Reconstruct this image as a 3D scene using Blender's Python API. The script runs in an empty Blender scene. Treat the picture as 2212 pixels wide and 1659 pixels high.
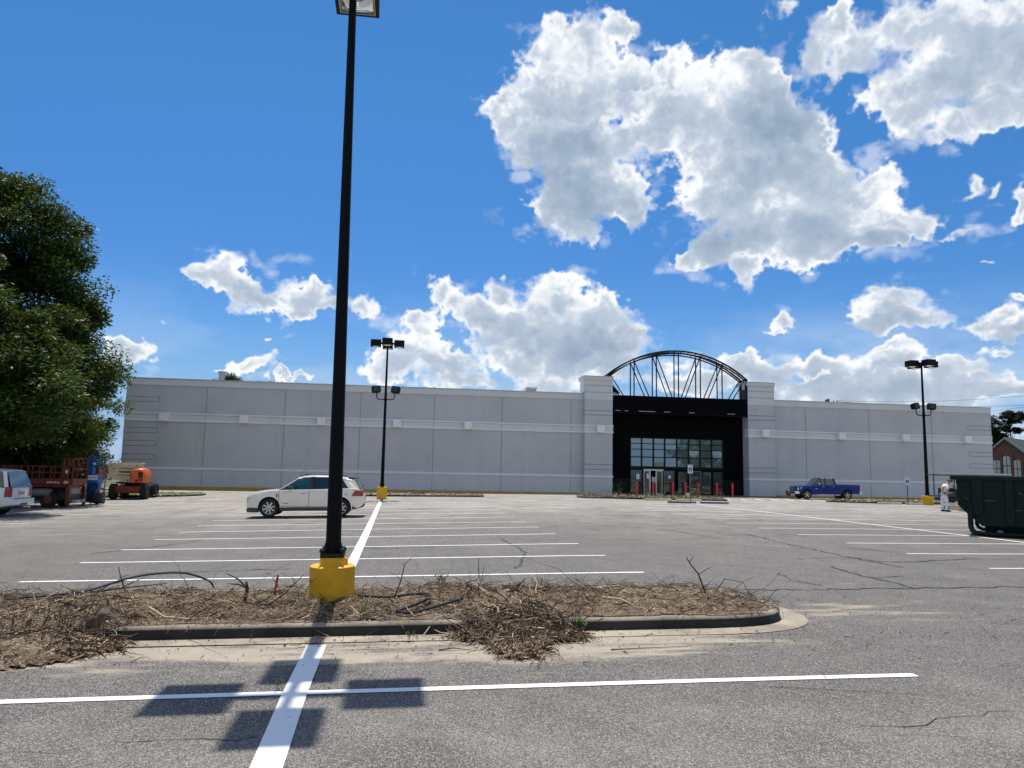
import bpy, bmesh, math, random
import numpy as np
from mathutils import Vector, Matrix

random.seed(7)
RNG = np.random.default_rng(7)
R = math.radians
PI = math.pi
SC = bpy.context.scene
COL = SC.collection

# ---------------------------------------------------------------- ground shape (metres; s = along the store, t = towards it)
TH = R(8.4)
def _interp(x, xs, ys): return float(np.interp(x, xs, ys))
def zg(s, t):
    X = s*math.cos(TH) - t*math.sin(TH)
    Y = s*math.sin(TH) + t*math.cos(TH)
    g = max(X, -26) if X < 0 else 3*math.tanh(X/3)
    return _interp(Y, [5, 6, 12.6, 22, 44, 56, 300], [.006, .008, .0133, .022, .020, .004, .002])*(g + 4)

# ---------------------------------------------------------------- node helpers / materials
class NT:
    def __init__(self, nt): self.nt = nt
    def n(self, typ, **kw):
        nd = self.nt.nodes.new(typ)
        for k, v in kw.items():
            setattr(nd, k, v)
        return nd
    def l(self, a, b): self.nt.links.new(a, b)
    def math(self, op, a, b=None, clamp=False):
        nd = self.n('ShaderNodeMath', operation=op, use_clamp=clamp)
        for i, x in enumerate((a, b)):
            if x is None: continue
            if isinstance(x, (int, float)): nd.inputs[i].default_value = x
            else: self.l(x, nd.inputs[i])
        return nd.outputs[0]
    def noise(self, vec, scale, detail=4, rough=.55, dist=0):
        nd = self.n('ShaderNodeTexNoise')
        nd.inputs['Scale'].default_value = scale; nd.inputs['Detail'].default_value = detail
        nd.inputs['Roughness'].default_value = rough; nd.inputs['Distortion'].default_value = dist
        if vec is not None: self.l(vec, nd.inputs['Vector'])
        return nd.outputs['Fac']
    def ramp(self, fac, a, b, lo=0., hi=1.):
        nd = self.n('ShaderNodeMapRange'); nd.interpolation_type = 'SMOOTHSTEP'
        self.l(fac, nd.inputs['Value'])
        nd.inputs['From Min'].default_value = a; nd.inputs['From Max'].default_value = b
        nd.inputs['To Min'].default_value = lo; nd.inputs['To Max'].default_value = hi
        return nd.outputs[0]
    def mix(self, fac, a, b, mode='MIX'):
        nd = self.n('ShaderNodeMix', data_type='RGBA', blend_type=mode)
        for idx, x in ((0, fac), (6, a), (7, b)):
            if isinstance(x, (int, float)): nd.inputs[idx].default_value = x
            elif isinstance(x, tuple): nd.inputs[idx].default_value = (*x, 1)
            else: self.l(x, nd.inputs[idx])
        return nd.outputs[2]
    def bump(self, h, strength, dist):
        nd = self.n('ShaderNodeBump'); nd.inputs['Strength'].default_value = strength
        nd.inputs['Distance'].default_value = dist; self.l(h, nd.inputs['Height'])
        return nd.outputs['Normal']

def new_mat(name):
    m = bpy.data.materials.new(name); m.use_nodes = True
    t = NT(m.node_tree); p = m.node_tree.nodes['Principled BSDF']
    co = t.n('ShaderNodeTexCoord').outputs['Object']
    return m, t, p, co

MATS = {}
def mat(name, col, rough=.6, metal=0., var=.12, vscale=3., dirt=None, bump=0., bscale=60., spec=.5, coat=0., dirt_amt=.5, dirt_scale=1.2, streak=0.):
    """Plain surface with two scales of colour wear and optional grime patches."""
    if name in MATS: return MATS[name]
    m, t, p, co = new_mat(name)
    n = t.noise(co, vscale, 6)
    lo = tuple(c*(1-var) for c in col); hi = tuple(min(1, c*(1+var)) for c in col)
    c = t.mix(t.ramp(n, .3, .7), lo, hi)
    if dirt:
        d = t.noise(co, dirt_scale, 8, .65)
        c = t.mix(t.ramp(d, .52, .72, 0, dirt_amt), c, dirt)
    if streak:
        mp = t.n('ShaderNodeMapping'); mp.inputs['Scale'].default_value = (1.1, 1.1, .07); t.l(co, mp.inputs[0])
        c = t.mix(t.ramp(t.noise(mp.outputs[0], 1.0, 6, .6), .45, .75, 0, streak), c, tuple(q*.72 for q in col))
        mp2 = t.n('ShaderNodeMapping'); mp2.inputs['Scale'].default_value = (.164, .164, .3); t.l(co, mp2.inputs[0])
        c = t.mix(t.ramp(t.noise(mp2.outputs[0], 1.0, 1, .4), .4, .6, 0, streak*.8), c, tuple(min(1, q*1.12) for q in col))
    t.l(c, p.inputs['Base Color'])
    t.l(t.ramp(n, .2, .8, max(.02, rough-.08), min(1, rough+.08)), p.inputs['Roughness'])
    p.inputs['Metallic'].default_value = metal
    p.inputs['Specular IOR Level'].default_value = spec
    p.inputs['Coat Weight'].default_value = coat
    p.inputs['Coat Roughness'].default_value = .06
    if bump:
        t.l(t.bump(t.noise(co, bscale, 5), bump, .01), p.inputs['Normal'])
    MATS[name] = m
    return m

def glass_mat(name, col, refl, rough=.02, see=0.):
    m, t, p, co = new_mat(name)
    p.inputs['Base Color'].default_value = (*col, 1)
    p.inputs['Roughness'].default_value = .25
    gl = t.n('ShaderNodeBsdfGlossy'); gl.inputs['Roughness'].default_value = rough
    gl.inputs['Color'].default_value = (.9, 1, .98, 1)
    wav = t.bump(t.noise(co, 1.3, 2), .03, .05); t.l(wav, gl.inputs['Normal'])
    fr = t.n('ShaderNodeFresnel'); fr.inputs['IOR'].default_value = 1.5
    fac = t.math('ADD', fr.outputs[0], refl, True)
    base = p.outputs[0]
    if see > 0:
        tr = t.n('ShaderNodeBsdfTransparent'); tr.inputs['Color'].default_value = (.55, .78, .76, 1)
        mx = t.n('ShaderNodeMixShader'); mx.inputs[0].default_value = see
        t.l(base, mx.inputs[1]); t.l(tr.outputs[0], mx.inputs[2]); base = mx.outputs[0]
    ms = t.n('ShaderNodeMixShader'); t.l(fac, ms.inputs[0]); t.l(base, ms.inputs[1]); t.l(gl.outputs[0], ms.inputs[2])
    t.l(ms.outputs[0], m.node_tree.nodes['Material Output'].inputs['Surface'])
    MATS[name] = m
    return m

# ---------------------------------------------------------------- mesh builder
class MB:
    def __init__(self): self.v = []; self.f = []; self.m = []; self.cur = 0; self.X = Matrix()
    def xf(self, M): self.X = M; return self
    def mi(self, i): self.cur = i; return self
    def add(self, vs, fs):
        b = len(self.v); X = self.X
        self.v += [tuple(X @ Vector(p)) for p in vs]
        self.f += [tuple(b+i for i in q) for q in fs]; self.m += [self.cur]*len(fs)
        return self
    def box(self, x0, x1, y0, y1, z0, z1):
        return self.add([(x0,y0,z0),(x1,y0,z0),(x1,y1,z0),(x0,y1,z0),(x0,y0,z1),(x1,y0,z1),(x1,y1,z1),(x0,y1,z1)],
                        [(0,3,2,1),(4,5,6,7),(0,1,5,4),(1,2,6,5),(2,3,7,6),(3,0,4,7)])
    def cbox(self, c, s): return self.box(c[0]-s[0]/2, c[0]+s[0]/2, c[1]-s[1]/2, c[1]+s[1]/2, c[2]-s[2]/2, c[2]+s[2]/2)
    def hexa(self, a, b):                       # two quads (4 points each) joined
        return self.add(list(a)+list(b), [(3,2,1,0),(4,5,6,7),(0,1,5,4),(1,2,6,5),(2,3,7,6),(3,0,4,7)])
    def tube(self, pts, rad, n=8, cap=True):
        pts = [Vector(p) for p in pts]
        rad = rad if isinstance(rad, (list, tuple)) else [rad]*len(pts)
        vs, fs = [], []
        up = Vector((0, 0, 1))
        for i, p in enumerate(pts):
            d = (pts[min(i+1, len(pts)-1)] - pts[max(i-1, 0)]).normalized()
            ref = up if abs(d.z) < .95 else Vector((1, 0, 0))
            a = d.cross(ref).normalized(); b = a.cross(d)
            for k in range(n):
                th = 2*PI*(k+.5)/n
                vs.append(p + (a*math.cos(th) + b*math.sin(th))*rad[i])
        for i in range(len(pts)-1):
            for k in range(n):
                fs.append((i*n+k, i*n+(k+1) % n, (i+1)*n+(k+1) % n, (i+1)*n+k))
        if cap:
            fs.append(tuple(range(n-1, -1, -1))); fs.append(tuple((len(pts)-1)*n+k for k in range(n)))
        return self.add(vs, fs)
    def bar(self, a, b, w, h=None):             # rectangular bar from a to b
        h = h or w
        return self.tube([a, b], [.7071*w]*2, 4) if abs(w-h) < 1e-6 else self._rbar(a, b, w, h)
    def _rbar(self, a, b, w, h):
        a = Vector(a); b = Vector(b); d = (b-a).normalized()
        ref = Vector((0,0,1)) if abs(d.z) < .95 else Vector((0,1,0))
        sx = d.cross(ref).normalized()*w/2; sy = sx.normalized().cross(d)*h/2
        q = lambda p: [p-sx-sy, p+sx-sy, p+sx+sy, p-sx+sy]
        return self.hexa(q(a), q(b))
    def lathe(self, prof, n=20, axis='z', c=(0,0,0), cap=True):
        vs, fs = [], []
        for (r, z) in prof:
            for k in range(n):
                a = 2*PI*k/n; x, y = r*math.cos(a), r*math.sin(a)
                p = (x, y, z) if axis == 'z' else ((x, z, y) if axis == 'y' else (z, x, y))
                vs.append((p[0]+c[0], p[1]+c[1], p[2]+c[2]))
        for i in range(len(prof)-1):
            for k in range(n):
                fs.append((i*n+k, i*n+(k+1) % n, (i+1)*n+(k+1) % n, (i+1)*n+k))
        if cap: fs.append(tuple(range(n))); fs.append(tuple((len(prof)-1)*n+k for k in range(n)))
        return self.add(vs, fs)
    def prism(self, poly, a, b, axis='y'):      # poly in the plane, extruded along axis from a to b
        put = {'y': lambda p, w: (p[0], w, p[1]), 'z': lambda p, w: (p[0], p[1], w), 'x': lambda p, w: (w, p[0], p[1])}[axis]
        n = len(poly)
        vs = [put(p, a) for p in poly] + [put(p, b) for p in poly]
        fs = [tuple(range(n)), tuple(range(2*n-1, n-1, -1))] + [(i, (i+1) % n, n+(i+1) % n, n+i) for i in range(n)]
        return self.add(vs, fs)
    def loft(self, rings, closed=True, cap=True):
        n = len(rings[0]); vs = [p for r in rings for p in r]; fs = []
        for i in range(len(rings)-1):
            for k in range(n if closed else n-1):
                fs.append((i*n+k, i*n+(k+1) % n, (i+1)*n+(k+1) % n, (i+1)*n+k))
        if cap and closed:
            fs.append(tuple(range(n-1, -1, -1))); fs.append(tuple((len(rings)-1)*n+k for k in range(n)))
        return self.add(vs, fs)
    def mesh(self, name, mats, smooth=False, angle=35):
        me = bpy.data.meshes.new(name); me.from_pydata(self.v, [], self.f)
        for mm in (mats if isinstance(mats, (list, tuple)) else [mats]): me.materials.append(mm)
        me.polygons.foreach_set('material_index', self.m)
        bm = bmesh.new(); bm.from_mesh(me); bmesh.ops.recalc_face_normals(bm, faces=bm.faces); bm.to_mesh(me); bm.free()
        if smooth:
            me.shade_smooth(); me.set_sharp_from_angle(angle=R(angle))
        me.update(); return me
    def build(self, name, mats, parent=None, smooth=False, angle=35, bevel=0., seg=2, loc=None):
        o = bpy.data.objects.new(name, self.mesh(name, mats, smooth, angle)); COL.objects.link(o)
        if parent: o.parent = parent
        if loc: o.location = loc
        if bevel:
            b = o.modifiers.new('bevel', 'BEVEL'); b.width = bevel; b.segments = seg; b.limit_method = 'ANGLE'; b.angle_limit = R(40)
            b.harden_normals = False
        return o

def tag(o, label, cat, group=None):
    o['label'] = label; o['category'] = cat
    if group: o['group'] = group
    return o
def thing(name, label, cat, loc=(0,0,0), rz=0., group=None):
    o = bpy.data.objects.new(name, None); COL.objects.link(o); o.location = loc; o.rotation_euler = (0, 0, rz)
    return tag(o, label, cat, group)
def kids(o): return [c for c in ALL() if c.parent is o]
def ALL(): return list(COL.objects)
def copy_tree(o, parent=None):
    c = o.copy(); COL.objects.link(c)
    if parent: c.parent = parent
    for ch in kids(o): copy_tree(ch, c)
    return c
def struct(o, kind='structure'): o['kind'] = kind; return o
def bake(o):                                    # apply modifiers without operators
    dg = bpy.context.evaluated_depsgraph_get(); dg.update()
    me = bpy.data.meshes.new_from_object(o.evaluated_get(dg)); o.modifiers.clear(); o.data = me; return o
def text_obj(name, s, size, m, parent, loc, rot, extrude=.002, sx=1.):
    cu = bpy.data.curves.new(name, 'FONT'); cu.body = s; cu.size = size; cu.extrude = extrude; cu.align_x = 'CENTER'; cu.align_y = 'CENTER'
    tmp = bpy.data.objects.new('tmp', cu); COL.objects.link(tmp)
    dg = bpy.context.evaluated_depsgraph_get(); dg.update()
    me = bpy.data.meshes.new_from_object(tmp.evaluated_get(dg)); bpy.data.objects.remove(tmp)
    me.materials.clear(); me.materials.append(m)
    o = bpy.data.objects.new(name, me); COL.objects.link(o); o.location = loc; o.rotation_euler = rot; o.scale = (sx, 1, 1)
    if parent: o.parent = parent
    return o
def fbm2(x, y, seed=0, octs=5):                 # cheap value noise on arrays
    x = np.asarray(x, float); y = np.asarray(y, float); out = np.zeros(np.broadcast(x, y).shape); amp = 1.; tot = 0.
    for o in range(octs):
        g = np.random.default_rng(seed*31+o).random((64, 64))
        xi = np.floor(x).astype(int); yi = np.floor(y).astype(int); fx = x-xi; fy = y-yi
        fx = fx*fx*(3-2*fx); fy = fy*fy*(3-2*fy)
        a = g[xi % 64, yi % 64]; b = g[(xi+1) % 64, yi % 64]; c = g[xi % 64, (yi+1) % 64]; d = g[(xi+1) % 64, (yi+1) % 64]
        out += amp*((a*(1-fx)+b*fx)*(1-fy)+(c*(1-fx)+d*fx)*fy); tot += amp; amp *= .5; x = x*2.03+11.3; y = y*2.03+5.7
    return out/tot
#PART2
# ---------------------------------------------------------------- camera, sun, sky
cam = bpy.data.cameras.new('camera'); camo = bpy.data.objects.new('camera', cam); COL.objects.link(camo); SC.camera = camo
EYE = Vector((0, 0, 1.85))
CF = Vector((.14508, .9825, .11684)).normalized(); CR = Vector((.98875, -.14831, .01941)); CR = (CR - CF*CR.dot(CF)).normalized(); CU = CR.cross(CF)
M = Matrix((CR, CU, -CF)).transposed().to_4x4(); M.translation = EYE; camo.matrix_world = M
cam.sensor_width = 36; cam.lens = 36*1598/2212; cam.clip_start = .05; cam.clip_end = 5000

SUN_EL, SUN_AZ = 68.5, -1.6
sd = bpy.data.lights.new('sun', 'SUN'); sd.energy = 5.0; sd.angle = R(.53); sd.color = (1, .935, .84)
so = bpy.data.objects.new('sun', sd); COL.objects.link(so)
sv = Vector((math.sin(R(SUN_AZ))*math.cos(R(SUN_EL)), math.cos(R(SUN_AZ))*math.cos(R(SUN_EL)), math.sin(R(SUN_EL))))
so.rotation_euler = sv.to_track_quat('Z', 'Y').to_euler(); so.location = sv*60

SC.view_settings.view_transform = 'Standard'; SC.view_settings.look = 'None'; SC.view_settings.gamma = 1
SC.view_settings.use_curve_mapping = False
SC.view_settings.exposure = EXPOSURE = 0.0
SC.cycles.max_bounces = 6; SC.cycles.transparent_max_bounces = 8; SC.cycles.use_denoising = True
SC.cycles.sample_clamp_indirect = 6

# ---- clouds: a procedurally computed sky picture in azimuth / elevation, laid over the sky texture
AZ0, AZ1, EL0, EL1 = -62., 62., 0., 52.
CW, CH = 2232, 936                              # 18 px per degree
def px_dir(px, py):                             # photograph sight line -> azimuth, elevation (degrees)
    d = CF*1598 + CR*(px-1106) - CU*(py-829.5); d.normalize()
    return math.degrees(math.atan2(d.x, d.y)), math.degrees(math.asin(d.z))
# puffs: centre x, y and radii of each cloud lobe along the photograph's sight lines, rotation, weight
PUFFS = [
 # the big broken cumulus right of centre
 (1260,90,75,70,-30,1),(1330,70,50,45,0,.9),(1190,150,70,70,20,1),(1180,210,75,60,0,1.05),(1085,215,60,22,-35,.9),(1110,265,85,50,20,1),
 (1260,200,95,90,0,1),(1350,190,75,60,0,1),(1440,180,85,60,0,1),(1460,150,30,30,0,.9),(1520,190,60,50,0,1),(1600,150,55,45,0,1),(1640,200,85,70,0,1.05),
 (1180,320,110,60,20,1.05),(1260,340,120,80,20,1.05),(1250,430,105,70,-10,1.1),(1340,420,80,55,20,1.05),(1250,500,60,45,-30,.95),
 (1380,300,90,70,0,1),(1470,270,110,80,0,1.05),(1580,300,120,95,0,1.15),(1700,280,90,80,0,1.1),(1620,400,130,90,10,1.15),(1760,380,110,80,20,1.1),
 (1850,430,110,60,15,1.05),(1950,470,90,45,15,1),(1900,520,90,38,5,1),(1780,490,120,70,0,1.1),(1640,490,110,70,0,1.1),(1560,540,95,40,-20,1),
 (1480,575,45,18,-10,.9),(1620,580,35,38,0,.95),(1720,540,70,40,0,1),(1530,430,60,50,0,1),
 # upper right bank
 (1800,60,60,50,-30,.9),(1780,110,50,60,20,.9),(1860,100,75,60,0,.95),(1940,60,90,70,0,.95),(2050,60,110,80,0,1.05),(2150,80,110,100,0,1.1),(2230,140,110,120,0,1.1),
 (1930,190,90,60,0,1),(2040,180,110,70,0,1.05),(1960,250,80,50,20,.95),(2060,270,80,40,-10,.85),(2170,230,90,60,0,1),(1690,5,60,20,0,.75),(2000,300,40,28,0,.65),
 (2100,385,45,40,0,.62),(2080,405,50,14,0,.7),(2150,400,40,18,-20,.7),(2210,440,30,60,0,.9),(2100,510,65,18,5,.75),(2140,580,40,12,0,.55),
 # row of fair weather clouds
 (460,595,62,38,10,1),(530,625,70,42,25,1.05),(570,655,60,24,10,1),(660,640,62,42,0,1),(640,680,40,24,0,.95),(715,665,40,24,0,.9),(770,668,40,28,0,.95),
 (255,760,70,40,10,.95),(290,765,45,26,0,.9),(540,795,75,20,0,.9),(480,803,45,10,0,.8),(560,785,45,18,0,.9),(630,818,60,9,0,.85),(345,710,25,8,10,.55),(298,698,16,10,0,.5),(600,738,24,6,0,.5),
 # towers behind the store
 (940,630,38,40,30,.95),(985,660,60,35,20,1),(905,690,40,30,20,.95),(920,715,35,30,0,.9),(880,760,80,55,0,1),(840,790,60,40,0,1),(960,790,90,45,0,1),(1010,825,90,24,0,1),(960,755,30,22,0,.9),
 (1085,625,38,30,0,1),(1060,690,90,50,10,1.05),(1150,700,90,60,0,1.1),(1210,650,85,55,0,1.1),(1290,690,90,55,0,1.1),(1340,730,75,45,0,1.1),(1240,760,120,60,0,1.1),(1120,770,110,45,20,1),(1310,790,90,40,0,1),(1200,820,120,30,0,1),
 # right, low
 (1690,685,55,20,-15,.9),(1665,708,40,10,0,.85),(1940,660,90,34,0,.95),(1930,690,110,32,0,1),(1990,700,80,24,0,.9),(1900,640,45,24,0,.85),(2150,690,80,36,-10,.9),(2190,720,70,30,0,.9),(2160,760,60,16,0,.9),(2215,650,60,30,0,.8),
 (1760,790,110,32,0,1.05),(1900,790,110,36,0,1.05),(1650,800,90,34,0,1),(1600,790,60,40,0,.9),(1900,840,300,44,0,1.05),(2150,850,220,36,0,1),(2050,800,90,30,0,.9),(1480,830,160,30,0,.9),(1450,790,70,40,0,.8),(1920,760,70,24,0,.9),
]
# grey hearts of the clouds, where they are thickest
HEARTS = [(1225, 335, 80, 75, 40, .95), (1270, 430, 70, 60, 0, .9), (1340, 440, 60, 30, 20, .7), (1690, 280, 90, 75, 10, 1.), (1640, 350, 60, 50, 0, .8), (1590, 520, 80, 26, -15, .85), (1900, 520, 85, 26, 8, .95), (1740, 500, 60, 30, 0, .7),
          (1440, 260, 60, 40, 0, .45), (1560, 420, 50, 60, 0, .5), (1790, 420, 50, 40, 0, .5), (2120, 140, 100, 50, 0, .5), (2000, 210, 80, 30, 0, .4), (1290, 735, 90, 40, 0, .9), (1190, 745, 90, 30, 10, .75), (1090, 705, 50, 20, 10, .5), (940, 800, 80, 22, 0, .5), (570, 650, 70, 16, 10, .5), (670, 670, 50, 16, 0, .45),
          (1930, 700, 90, 16, 0, .55), (1760, 815, 110, 20, 0, .7), (1920, 830, 140, 22, 0, .7), (2150, 870, 200, 20, 0, .6), (2190, 730, 60, 14, 0, .5), (1640, 825, 70, 18, 0, .6)]
def make_clouds():
    ax = np.linspace(AZ0, AZ1, CW)[None, :]; ey = np.linspace(EL0, EL1, CH)[:, None]
    ax, ey = np.broadcast_arrays(ax, ey)
    wob = 1.9
    def warped(k):
        wx = ax + wob*(fbm2(ax/2.6, ey/2.6, 3, 5)-.5)*k + .55*(fbm2(ax/.7, ey/.7, 9, 4)-.5)*k
        wy = ey + wob*(fbm2(ax/2.6+40, ey/2.6+17, 4, 5)-.5)*k + .55*(fbm2(ax/.7+9, ey/.7+3, 10, 4)-.5)*k
        return wx, wy
    wx, wy = warped(1.35)
    cov = np.full(ax.shape, -1.0)
    bil = 1-np.abs(2*fbm2(ax/1.5, ey/1.3, 21, 5)-1)
    fine = fbm2(ax/.42, ey/.38, 33, 4); vfine = fbm2(ax/.16, ey/.15, 35, 3); big = fbm2(ax/3.4, ey/2.8, 41, 4); puff = fbm2(ax/1.0+3, ey/.9, 51, 5)
    rough = (bil-.82)*.60 + (fine-.5)*.32 + (vfine-.5)*.18 + (big-.5)*.55
    soft = .28 + 2.0*np.clip(fbm2(ax/2.4+7, ey/2.0, 81, 3)-.42, 0, 1)**1.0
    LOB = []
    for (px, py, rx, ry, rot, w) in PUFFS:
        a, e = px_dir(px, py); a1, e1_ = px_dir(px+10, py); sx = math.hypot(a1-a, e1_-e)/10
        rx, ry = rx*sx*1.02, ry*sx*1.02
        LOB.append((a, e, rx, ry, math.cos(R(rot)), math.sin(R(rot)), w))
    def window(a, e, r):
        i0, i1 = [int((q-AZ0)/(AZ1-AZ0)*CW) for q in (a-r, a+r)]; j0, j1 = [int((q-EL0)/(EL1-EL0)*CH) for q in (e-r, e+r)]
        return slice(max(0, j0), min(CH, j1)), slice(max(0, i0), min(CW, i1))
    for (a, e, rx, ry, c, s, w) in LOB:
        sl = window(a, e, 2.3*max(rx, ry)+3)
        dx, dy = wx[sl]-a, wy[sl]-e
        u = (dx*c - dy*s)/rx; v = (dx*s + dy*c)/ry
        val = w*1.0 - np.sqrt(u*u+v*v)
        m = np.maximum(cov[sl], val); n = np.minimum(cov[sl], val)
        cov[sl] = m + .10*np.exp(-np.abs(m-n)/.16)*(m > -.6)
    d = cov + rough + .03 + .9*np.clip(cov-.22, 0, 1)
    alpha = np.clip(d/soft, 0, 1); alpha = alpha*alpha*(3-2*alpha)
    thick = np.clip(cov + rough + .03, 0, 1.2)
    shade = fbm2(ax/2.8+31, ey/2.2+5, 91, 4)
    lit = .10 + .92*np.exp(-1.6*np.clip(thick-.09 + (puff-.5)*.4 + (shade-.5)*1.0, 0, 3))
    # every lobe again on its own, far ones first: bright thin rims over grey hearts
    rnd = np.random.default_rng(5); bits = []
    for (a, e, rx, ry, c, s, w) in LOB:
        bits.append((a, e, rx, ry, c, s, w, 1.0))
        for k in range(int(1+rx*ry*.45)):
            q = rnd.normal(size=2)*.52; f = rnd.uniform(.28, .6)
            bits.append((a+q[0]*rx, e+q[1]*ry, rx*f, max(ry*f, .5), c, s, w, .6))
    bits.sort(key=lambda q: -(q[1]+rnd.normal()*1.5))
    for (a, e, rx, ry, c, s, w, st) in bits:
        sl = window(a, e, 1.7*max(rx, ry)+2.2)
        dx, dy = wx[sl]-a, wy[sl]-e
        if dx.size == 0: continue
        u = (dx*c - dy*s)/rx; v = (dx*s + dy*c)/ry
        di = w - np.sqrt(u*u+v*v) + rough[sl]*.9
        ai = np.clip(di/(.16+.5*soft[sl]), 0, 1); ai = ai*ai*(3-2*ai)
        T = np.clip(di, 0, 1)
        g = np.clip(v, -1, 1); dark = rnd.uniform(.7, 1.5)*(1.15 if rx > 1.6 else .85)
        li = np.clip((.16 + .86*np.exp(-1.95*dark*np.clip(T - .08 + (puff[sl]-.5)*.28, 0, 2)))*(.93+.09*g) + .10*g, 0, 1)
        k = ai*st*np.clip((1.1-T*.75), 0, 1)*.55
        lit[sl] = lit[sl]*(1-k) + li*k
    hearts = np.zeros_like(lit)
    for (px, py, rx, ry, rot, am) in HEARTS:
        a, e = px_dir(px, py); a1, e1_ = px_dir(px+10, py); sx = math.hypot(a1-a, e1_-e)/10; rx *= sx*1.4; ry *= sx*1.4
        c, s = math.cos(R(rot)), math.sin(R(rot)); sl = window(a, e, 2.6*max(rx, ry)+1); dx, dy = wx[sl]-a, wy[sl]-e
        u = (dx*c - dy*s)/rx; v = (dx*s + dy*c)/ry; hearts[sl] = np.maximum(hearts[sl], am*np.exp(-(u*u+v*v)**1.3*.8))
    hearts *= np.clip(.85+(puff-.5)*.7, 0, 1.15)*np.clip(d*2.2, 0, 1)
    lit = np.clip((lit-.5)*1.12+.47, 0, 1); lit = np.clip(lit*(1-.92*hearts) + (1-hearts)*.08, 0, 1)
    low = np.clip((9-ey)/9, 0, 1)               # far clouds sit behind more air
    lit = lit*(1-.25*low) + .22*low
    # thin veil between the cloud masses and near the horizon
    veil = np.clip((fbm2(ax/9, ey/3.0, 61, 5)-.52)*1.4, 0, .18)*np.clip((14-ey)/12, 0, 1)
    veil = np.maximum(veil, np.clip((ax-4)/22, 0, 1)*np.clip((12.5-ey)/9, 0, 1)*np.clip(.18+(fbm2(ax/5, ey/2.2, 62, 5)-.4)*1.8, 0, .6))
    wis = np.clip((fbm2(ax/2.2, ey/1.4, 71, 5)-.60)*2.2, 0, .4)*np.clip((cov+.75)*1.6, 0, 1)
    al = np.clip(np.maximum(alpha, np.maximum(veil, wis)), 0, 1)
    lit = np.where(alpha > .25, lit, np.maximum(lit, .75))
    # fade out at the sides of the computed field
    al = al*np.clip((ax-AZ0)/6, 0, 1)*np.clip((AZ1-ax)/6, 0, 1)*np.clip((EL1-ey)/6, 0, 1)
    im = bpy.data.images.new('clouds', CW, CH, alpha=True, float_buffer=True)
    buf = np.ones((CH, CW, 4), np.float32); buf[..., 0] = lit; buf[..., 1] = al; buf[..., 2] = 0
    im.colorspace_settings.name = 'Non-Color'
    im.pixels.foreach_set(buf.ravel()); im.update(); im.pack(); return im

W = bpy.data.worlds.new('World'); SC.world = W; W.use_nodes = True
wt = NT(W.node_tree); W.node_tree.nodes.clear()
wo = wt.n('ShaderNodeOutputWorld'); bg = wt.n('ShaderNodeBackground'); wt.l(bg.outputs[0], wo.inputs['Surface'])
sky = wt.n('ShaderNodeTexSky'); sky.sky_type = 'NISHITA'; sky.sun_disc = False; sky.sun_elevation = R(SUN_EL); sky.sun_rotation = R(SUN_AZ)
sky.altitude = 0; sky.air_density = 1.0; sky.dust_density = .15; sky.ozone_density = 3.0
hs = wt.n('ShaderNodeHueSaturation'); hs.inputs['Saturation'].default_value = 1.33; hs.inputs['Value'].default_value = 1.06; wt.l(sky.outputs[0], hs.inputs['Color'])
SKY_STR = .10
dirv = wt.n('ShaderNodeTexCoord').outputs['Generated']
sep = wt.n('ShaderNodeSeparateXYZ'); wt.l(dirv, sep.inputs[0])
az = wt.math('ARCTAN2', sep.outputs[0], sep.outputs[1]); el = wt.math('ARCSINE', sep.outputs[2])
uu = wt.ramp(az, R(AZ0), R(AZ1)); uu.node.interpolation_type = 'LINEAR'; uu.node.clamp = False
vv = wt.ramp(el, R(EL0), R(EL1)); vv.node.interpolation_type = 'LINEAR'; vv.node.clamp = False
cmb = wt.n('ShaderNodeCombineXYZ'); wt.l(uu, cmb.inputs[0]); wt.l(vv, cmb.inputs[1])
tex = wt.n('ShaderNodeTexImage'); tex.image = make_clouds(); tex.extension = 'CLIP'; tex.interpolation = 'Cubic'; wt.l(cmb.outputs[0], tex.inputs[0])
ts = wt.n('ShaderNodeSeparateColor'); wt.l(tex.outputs['Color'], ts.inputs[0])
cr = wt.n('ShaderNodeValToRGB'); wt.l(ts.outputs[0], cr.inputs[0])
els = cr.color_ramp.elements
els[0].position = .0; els[0].color = (.25, .345, .475, 1); els[1].position = 1; els[1].color = (1.0, 1.0, 1.0, 1)
e_ = els.new(.45); e_.color = (.50, .575, .68, 1); e_ = els.new(.75); e_.color = (.86, .89, .93, 1)
csc = wt.n('ShaderNodeVectorMath', operation='SCALE'); wt.l(cr.outputs[0], csc.inputs[0]); csc.inputs['Scale'].default_value = CLOUD_GAIN = 1.08/SKY_STR
# unseen cloud behind the camera and overhead, added to make blue fill light neutral
nb = wt.noise(dirv, 3.2, 7, .6, .3); back = wt.math('MULTIPLY', wt.ramp(nb, .40, .56), wt.math('MAXIMUM', wt.ramp(sep.outputs[1], .05, -.25), wt.ramp(sep.outputs[2], .80, .93)))
tint = wt.mix(1.0, hs.outputs[0], wt.mix(wt.ramp(sep.outputs[2], .50, .22), (1.12, 1.13, 1.14), (.80, .90, 1.06)), 'MULTIPLY')
hz = wt.mix(wt.ramp(sep.outputs[2], .0, .20, .92, 0), tint, (2.6, 4.4, 7.2))
mixb = wt.mix(wt.math('MULTIPLY', back, wt.ramp(sep.outputs[2], .0, .12)), hz, (6.2, 6.3, 6.4))
mixc = wt.mix(ts.outputs[1], mixb, csc.outputs[0])
wt.l(mixc, bg.inputs['Color']); bg.inputs['Strength'].default_value = SKY_STR

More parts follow.
